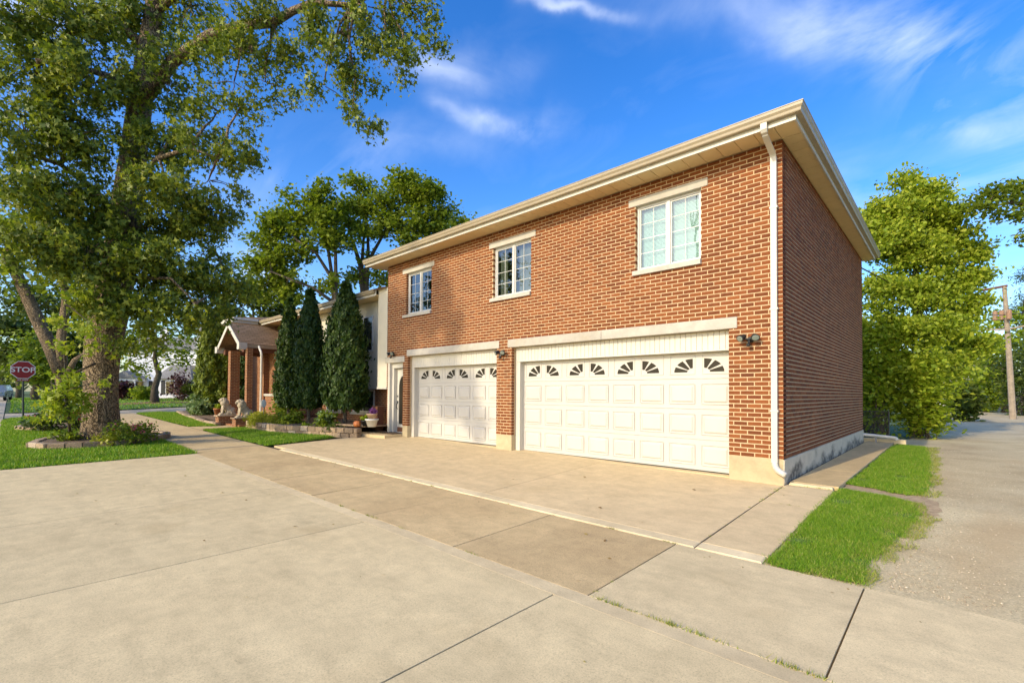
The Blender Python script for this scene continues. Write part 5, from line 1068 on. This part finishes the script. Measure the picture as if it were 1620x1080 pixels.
ap = [(-Rr*.48, -Rr*1.18), (Rr*.48, -Rr*1.18), (Rr*.48, -Rr*.96), (-Rr*.48, -Rr*.96)]
obj('small_plate', plate(MB(), ap, 0, .012), M['signred'], SG); text_obj('small_lettering', 'ALL WAY', Rr*.19, (0, -Rr*1.07), .015, M['signwhite'], SG)
obj('post', MB().box(-.04, .04, -.04, .04, -.1, 0), M['postgreen'], SG); pb_ = [c for c in SG.children if c.name.startswith('post')][0]; bpy.data.objects.remove(pb_)
obj('post', MB().tube([tuple(sg-[0, 0, .1]), tuple(ctr-nrm*.05+[0, 0, Rr*.3])], .042, 8), M['postgreen'], SG)

# ---------------- parked car beyond the corner
def car(label, pos, ang):
    t = thing('parked_car', label, 'car', pos); m4 = Matrix.Translation(pos) @ Matrix.Rotation(ang, 4, 'Z')
    def C(name, m_, mat, par=t, smooth=False):
        m_.v = [tuple(m4 @ Vector(v)) for v in m_.v]; return obj(name, m_, mat, par, smooth)
    prof = [(-2.3, .35), (2.3, .35), (2.4, .55), (2.38, .85), (1.25, 1.02), (.55, 1.58), (-1.7, 1.66), (-2.25, 1.1), (-2.35, .7)]
    b = MB(); n = len(prof); ws = [(.86, 0), (.95, 1)]
    ring = lambda y, k: [(p[0]*k, y*(.80 if p[1] > 1.2 else 1), p[1]) for p in prof]
    vs_ = ring(-.95, 1)+ring(.95, 1); b.add(vs_, [tuple(range(n)), tuple(range(2*n-1, n-1, -1))]+[(i, i+n, (i+1) % n+n, (i+1) % n) for i in range(n)]); C('body', b, M['carpaint'])
    for s_ in (-1, 1):
        C('side_window', MB().add([(1.05, s_*.93, 1.08), (.5, s_*.78, 1.52), (-1.6, s_*.78, 1.58), (-2.0, s_*.93, 1.12)], [(0, 1, 2, 3)]), M['darkpane'])
        for x_ in (-1.4, 1.45):
            w = MB().lathe([(.001, -.11), (.33, -.11), (.36, -.08), (.36, .08), (.33, .11), (.001, .11)], (0, 0, 0), 18); w.v = [(x_+v[0], s_*.86+v[2], .36+v[1]) for v in w.v]; wo_ = C('wheel', w, M['tyre'])
            rm = MB().lathe([(.001, -.125), (.2, -.125), (.2, .125), (.001, .125)], (0, 0, 0), 14); rm.v = [(x_+v[0], s_*.86+v[2], .36+v[1]) for v in rm.v]; C('rim', rm, M['chrome'], wo_)
        C('headlight', MB().ball((2.36, s_*.68, .76), (.06, .16, .09)), M['lens'], smooth=True)
    C('windscreen', MB().add([(1.2, -.80, 1.06), (1.2, .80, 1.06), (.6, .70, 1.53), (.6, -.70, 1.53)], [(0, 1, 2, 3)]), M['darkpane']); C('grille', MB().box(2.38, 2.42, -.5, .5, .55, .78), M['black']); C('bumper', MB().box(2.28, 2.46, -.9, .9, .35, .52, .03), M['greymetal'])
cp = PX(-6, 626, 50); car('blue-grey car parked beyond the stop sign', (cp[0], cp[1], float(gz(cp[0], cp[1]))), R(-8))

# ---------------- lions, pots and small things by the porch
def lion(label, base, s, group='lion statues by the steps'):
    b = np.array(base, float); t = thing('lion_statue', label, 'statue', b, group)
    bm = MB()   # faces -Y (towards the street), seated
    def e(c, r): bm.ball((b[0]+c[0]*s, b[1]+c[1]*s, b[2]+c[2]*s), tuple(q*s for q in r), 14, 10)
    e((0, .26, .20), (.17, .24, .20)); e((-.12, .22, .13), (.09, .20, .15)); e((.12, .22, .13), (.09, .20, .15)); e((0, .10, .34), (.15, .20, .24)); e((0, -.06, .46), (.15, .15, .20)); e((0, -.10, .62), (.19, .18, .20)); e((0, -.07, .76), (.16, .16, .14)); e((0, .02, .60), (.17, .15, .22))
    e((0, -.20, .78), (.11, .12, .115)); e((0, -.31, .74), (.065, .075, .06)); e((0, -.30, .69), (.05, .06, .035)); e((-.09, -.13, .88), (.035, .03, .04)); e((.09, -.13, .88), (.035, .03, .04))
    for x_ in (-.09, .09):
        bm.tube([(b[0]+x_*s, b[1]-.12*s, b[2]+.45*s), (b[0]+x_*s, b[1]-.17*s, b[2]+.2*s), (b[0]+x_*s, b[1]-.18*s, b[2]+.03*s)], [.075*s, .055*s, .05*s], 10); e((x_, -.23, .04), (.06, .09, .045)); e((x_*1.6, .06, .04), (.06, .11, .045))
    bm.tube([(b[0]+.05*s, b[1]+.48*s, b[2]+.05*s), (b[0]+.2*s, b[1]+.40*s, b[2]+.05*s), (b[0]+.24*s, b[1]+.2*s, b[2]+.06*s)], .03*s, 8)
    o = obj('body', bm, M['statue'], t, True); md_ = o.modifiers.new('m', 'REMESH'); md_.mode = 'VOXEL'; md_.voxel_size = .016; md_.use_smooth_shade = True
    tx = bpy.data.textures.new('mane', 'CLOUDS'); tx.noise_scale = .06; dm = o.modifiers.new('d', 'DISPLACE'); dm.texture = tx; dm.strength = .03; dm.mid_level = .5; dm.texture_coords = 'LOCAL'
    obj('plinth', MB().box(b[0]-.2*s, b[0]+.2*s, b[1]-.34*s, b[1]+.5*s, b[2]-.05*s, b[2]+.012*s, .01), M['statue'], t)
    return t
def pedestal(label, c, w, h):
    t = thing('pedestal', label, 'pedestal', c, 'brick pedestals'); obj('shaft', MB().box(c[0]-w, c[0]+w, c[1]-w*1.5, c[1]+w*1.5, c[2]-.1, c[2]+h-.05), M['farbrick'], t); obj('cap', MB().box(c[0]-w-.05, c[0]+w+.05, c[1]-w*1.5-.06, c[1]+w*1.5+.06, c[2]+h-.05, c[2]+h, .008), M['stone'], t)
p1 = on_ground(357, 671); p2 = on_ground(384, 674)
pedestal('brick pedestal under the lion farther from the garage', p1, .22, .40); pedestal('brick pedestal under the lion nearer the garage', p2, .22, .36)
lion('seated stone lion by the steps, the one farther from the garage', p1+[0, .0, .43], .78); lion('seated stone lion by the steps, the one nearer the garage', p2+[0, 0, .39], .78)
def pot(name, label, c, r, h, mat, plant=None, group=None, n=400, ps=.09):
    c = np.array(c, float); t = thing(name, label, 'flower pot' if plant else 'pot', c, group)
    obj('bowl', MB().lathe([(r*.62, 0), (r*.95, h*.82), (r*1.06, h*.82), (r*1.08, h), (r*.92, h), (r*.9, h*.9), (.001, h*.88)], c, 18), M[mat], t, True)
    if plant: leaves_obj('plant', cluster_leaves(blob_clusters(c+[0, 0, h+r*.5], (r*.9, r*.9, r*.6), 14), n//14, r*.22), ps, 'oval', LV[plant], t)
pot('flower_pot', 'large terracotta pot by the pale leafy clump', on_ground(331, 657)+[0, 0, .12], .23, .46, 'terracotta', 'pale')
pot('flower_pot', 'terracotta pot right beside the farther lion', on_ground(344, 660)+[0, 0, .12], .18, .34, 'terracotta', 'lime')
pot('flower_pot', 'small grey pot between the two terracotta pots', on_ground(338, 659)+[0, .1, .10], .12, .24, 'whitepot')
bz = .37
wp = np.array(PX(588, 676, 15.2)); wp[2] = bz
pot('flower_pot', 'large white pot standing on the end of the stone wall', wp, .20, .26, 'whitepot'); pot('flower_pot', 'tan pot of purple flowers stacked on the white pot', wp+[0, 0, .235], .16, .19, 'tanpot', 'violet', ps=.06)
gp_ = np.array(PX(578, 674, 15.4)); gp_[2] = bz; pot('flower_pot', 'black pot with a bright green plant beside the white pot', gp_, .13, .20, 'black', 'lime')
def pumpkin(label, c, r, mat='pumpkin'):
    c = np.array(c, float); t = thing('pumpkin', label, 'pumpkin', c, 'pumpkins in the bed'); m_ = MB()
    for k in range(9):
        a = k/9*6.283; m_.ball((c[0]+math.cos(a)*r*.45, c[1]+math.sin(a)*r*.45, c[2]+r*.78), (r*.55, r*.55, r*.78), 10, 8)
    obj('fruit', m_, M[mat], t, True); obj('stem', MB().tube([(c[0], c[1], c[2]+r*1.4), (c[0]+.01, c[1], c[2]+r*1.75), (c[0]+.04, c[1], c[2]+r*2.0)], [.03, .02, .018], 6), M['brownwood'], t)
q = np.array(PX(565, 674, 15.4)); q[2] = bz-.02; pumpkin('orange pumpkin under the window sill, next to the black pot', q, .125)
q = np.array(PX(530, 666, 16.4)); q[2] = bz+.0; pumpkin('orange pumpkin between the hydrangea and the widest arborvitae', q, .12)
tag(obj('wood_planter', MB().box(-13.0, -12.62, .05, .30, .14, 1.00, .008).box(-12.99, -12.63, .04, .049, .2, .94), M['brownwood']), 'tall brown wooden box standing behind the white pot', 'box')
obj('capstone', MB().add([(-13.9, -1.3, .355), (-11.95, -.80, .355), (-11.95, -.45, .355), (-13.9, -.95, .355), (-13.9, -1.3, .40), (-11.95, -.80, .40), (-11.95, -.45, .40), (-13.9, -.95, .40)], [(0, 3, 2, 1), (4, 5, 6, 7), (0, 1, 5, 4), (1, 2, 6, 5), (2, 3, 7, 6), (3, 0, 4, 7)]), M['stone'], GW)
gs = np.array(PX(417, 638, 18.2)); yn = thing('garden_sign', 'white oval sign on a stake in the yellow-green clump', 'sign', gs)
m_ = MB().ball((0, 0, 0), (.10, .012, .155), 18, 12); m_.v = [tuple(gs+hx*v[0]+nrm*v[1]+np.array([0, 0, v[2]])) for v in m_.v]; obj('plate', m_, M['whitepot'], yn, True); obj('stake', MB().tube([tuple(gs-[0, 0, .15]), tuple(gs-[0, 0, .65])], .012, 6), M['greymetal'], yn)
ur = thing('urn', 'dark round urn standing on the porch wall cap', 'urn', (-19.35, -.62, 1.40)); obj('bowl', MB().lathe([(.10, 0), (.06, .04), (.07, .08), (.20, .16), (.25, .30), (.20, .40), (.12, .44), (.14, .48), (.10, .50), (.001, .50)], (-19.35, -.62, 1.40), 18), M['greymetal'], ur, True); obj('finial', MB().ball((-19.35, -.62, 1.93), .05), M['greymetal'], ur, True)

# ---------------- back of the lot and the alley
dpz = thing('drain_pipe', 'white drain pipe leading away from the back corner of the brick wall', 'pipe', (.0, 9.6, .1))
obj('pipe', MB().tube([(-.05, 9.62, .26), (.30, 9.66, .24), (.78, 9.72, .20)], .048, 10).tube([(.76, 9.72, .205), (.80, 9.72, .14)], .05, 10), M['pipe'], dpz); obj('bracket', MB().box(.28, .32, 9.60, 9.72, -.05, .20), M['greymetal'], dpz)
M['fencemetal'] = plain('old_fence_wire', (.06, .06, .05), .7, .2)
fc = thing('chain_link_fence', 'chain-link fence before the dark bushes, beyond the brick corner', 'fence', (0, 11.2, 0)); ch = MB()
fx0, fx1, fz0, fz1 = -1.6, .5, .05, .95; s = .075; k = -30
while fx0+k*s < fx1+1:
    for sg_ in (1, -1):
        a = fx0+k*s; p0 = []
        x_a, z_a, x_b, z_b = a, fz0, a+sg_*(fz1-fz0), fz1
        lo, hi = 0.0, 1.0; dxx = x_b-x_a
        t0_, t1_ = sorted(((fx0-x_a)/dxx, (fx1-x_a)/dxx)); lo, hi = max(lo, t0_), min(hi, t1_)
        if hi > lo: ch.tube([(x_a+dxx*lo, 11.2+.003*sg_, z_a+(z_b-z_a)*lo), (x_a+dxx*hi, 11.2+.003*sg_, z_a+(z_b-z_a)*hi)], .0028, 4, cap=False)
    k += 1
obj('mesh', ch, M['fencemetal'], fc); obj('rail', MB().tube([(fx0, 11.2, fz1), (fx1, 11.2, fz1)], .012, 8), M['fencemetal'], fc)
for x_ in (fx0, -.3, fx1): obj('post', MB().tube([(x_, 11.2, -.1), (x_, 11.2, .98)], .016, 8), M['fencemetal'], fc)
tag(obj('back_kerb', MB().box(-.6, 1.0, 9.95, 10.12, -.1, .14, .01), M['kerb']), 'low concrete kerb at the back end of the side path', 'kerb')
M['rustcan'] = plain('rusty_can', (.34, .20, .12), .8, .25, 8)
def utility_pole(label, b, top, r, arms, wires):
    b = np.array(b, float); top = np.array(top, float); t = thing('utility_pole', label, 'pole', b, 'utility poles along the alley')
    obj('pole', MB().tube([tuple(b-[0, 0, .3]), tuple(b+(top-b)*.5), tuple(top)], [r*1.2, r, r*.75], 10, noise=.04), M['wood'], t)
    for a in arms: obj('crossarm', MB().tube([tuple(top+np.array(a[0])), tuple(top+np.array(a[1]))], .085, 6), M['brownwood'], t)
    return t
b1 = on_ground(1603, 662); d1 = float((b1-CAM) @ fwd); t1 = np.array(PX(1589, 453, d1))
U1 = utility_pole('weathered wooden utility pole standing at the edge of the alley', b1, t1, .15, [((-1.25, .1, -.12), (.15, -.05, .02))], None)
obj('insulator', MB().lathe([(.03, 0), (.06, .03), (.04, .08), (.06, .12), (.02, .16)], tuple(t1+[-1.2, .1, -.06]), 8), M['greymetal'], U1)
tr_ = np.array(PX(1589, 497, d1)); [obj('cable_can', MB().lathe([(.10, 0), (.13, .03), (.13, .55), (.08, .62), (.03, .66)], (tr_[0]+q_, tr_[1]-.3, tr_[2]-.4), 10), M['rustcan'], U1) for q_ in (-.45, -.15, .2)]
obj('service_arm', MB().tube([tuple(tr_+[-.9, -.3, -1.0]), tuple(tr_+[.1, -.3, -1.05]), tuple(tr_+[2.6, -.3, -.55])], .055, 6), M['wood'], U1)
b2 = np.array(PX(1541, 636, 66)); b2[2] = 0; t2 = np.array(PX(1540, 520, 66)); utility_pole('far pale utility pole at the bend of the alley, behind leaves', b2, t2, .17, [((-.9, 0, -.5), (.9, 0, -.5))], None)
def wire(label, a, b, sag, r=.02, n=24):
    a = np.array(a); b = np.array(b); pts = [tuple(a+(b-a)*k/n-np.array([0, 0, sag*4*(k/n)*(1-k/n)])) for k in range(n+1)]; tag(obj('overhead_wire', MB().tube(pts, r, 5), M['black']), label, 'wire', 'overhead wires')
wire('overhead wire running from the near utility pole to the brick eave', t1+[0, 0, -1.9], (-.1, D+.35, 5.6), .5, .022)
wire('overhead wire between the two utility poles', t1+[-1.2, .1, .1], t2+[-.8, 0, -.4], .6, .032)
wire('overhead wire leaving the near utility pole out of the picture', t1+[.1, 0, -1.9], (14, 30, 7.6), .3, .032)
# garage at the end of the alley, fence, bins
WG = thing('alley_garage', 'small white garage with a low gable at the end of the alley', 'garage', PX(1500, 640, 62))
g0 = np.array(PX(1480, 640, 62)); g0[2] = 0.0
obj('wall', MB().box(g0[0], g0[0]+5.5, g0[1], g0[1]+6, -.1, 2.7), M['siding'], WG); obj('roof', MB().add([(g0[0]-.3, g0[1]-.4, 2.65), (g0[0]+5.8, g0[1]-.4, 2.65), (g0[0]+2.7, g0[1]-.4, 4.1), (g0[0]-.3, g0[1]+6, 2.65), (g0[0]+5.8, g0[1]+6, 2.65), (g0[0]+2.7, g0[1]+6, 4.1)], [(0, 3, 5, 2), (1, 2, 5, 4), (0, 2, 1), (3, 4, 5)]), M['greyshingle'], WG)
obj('garage_door', MB().box(g0[0]+.5, g0[0]+4.9, g0[1]-.05, g0[1]-.001, 0, 2.2), M['doorwhite'], WG); obj('fascia', MB().add([(g0[0]-.35, g0[1]-.45, 2.55), (g0[0]+2.7, g0[1]-.45, 4.0), (g0[0]+2.7, g0[1]-.45, 4.2), (g0[0]-.35, g0[1]-.45, 2.75)], [(0, 1, 2, 3)]).add([(g0[0]+5.85, g0[1]-.45, 2.55), (g0[0]+2.7, g0[1]-.45, 4.0), (g0[0]+2.7, g0[1]-.45, 4.2), (g0[0]+5.85, g0[1]-.45, 2.75)], [(3, 2, 1, 0)]), M['trimwhite'], WG)
WF = thing('wooden_fence', 'weathered wooden fence along the alley behind the utility pole', 'fence', (5.9, 48, 0)); fa = np.array(PX(1552, 640, 58)); fb = np.array(PX(1612, 655, 42)); fa[2] = fb[2] = 0
nb = 46; bd = MB().box(-.17, .17, -.012, .012, 0, 1.7).mesh('fence_board', M['wood']); ang = math.atan2(fb[1]-fa[1], fb[0]-fa[0]); stp = np.linalg.norm(fb-fa)/nb
for k in range(nb):
    o = bpy.data.objects.new('fence_board', bd); p = fa+(fb-fa)*(k+.5)/nb+np.array([.9, 0, 0]); o.location = (p[0], p[1], random.uniform(-.04, .03)); o.rotation_euler = (0, 0, ang); link(o, WF)
for i, (x, y, d, h) in enumerate(((1547, 640, 52, 1.1), (1556, 642, 50, 1.05))):
    b = np.array(PX(x, y, d)); b[2] = 0; t = thing('rubbish_bin', ('dark wheeled bin beside the far utility pole', 'second wheeled bin, the one nearer the wooden fence')[i], 'bin', b, 'bins in the alley')
    obj('body', MB().add([(b[0]-.25, b[1]-.28, .06), (b[0]+.25, b[1]-.28, .06), (b[0]+.25, b[1]+.28, .06), (b[0]-.25, b[1]+.28, .06), (b[0]-.33, b[1]-.36, h), (b[0]+.33, b[1]-.36, h), (b[0]+.33, b[1]+.36, h), (b[0]-.33, b[1]+.36, h)], [(0, 3, 2, 1), (4, 5, 6, 7), (0, 1, 5, 4), (1, 2, 6, 5), (2, 3, 7, 6), (3, 0, 4, 7)]), M['postgreen'], t); obj('lid', MB().box(b[0]-.36, b[0]+.36, b[1]-.40, b[1]+.38, h+.002, h+.09, .03), M['black'], t)
    for s_ in (-1, 1): obj('wheel', MB().ball((b[0]+s_*.28, b[1]+.28, .12), (.05, .12, .12)), M['tyre'], t)
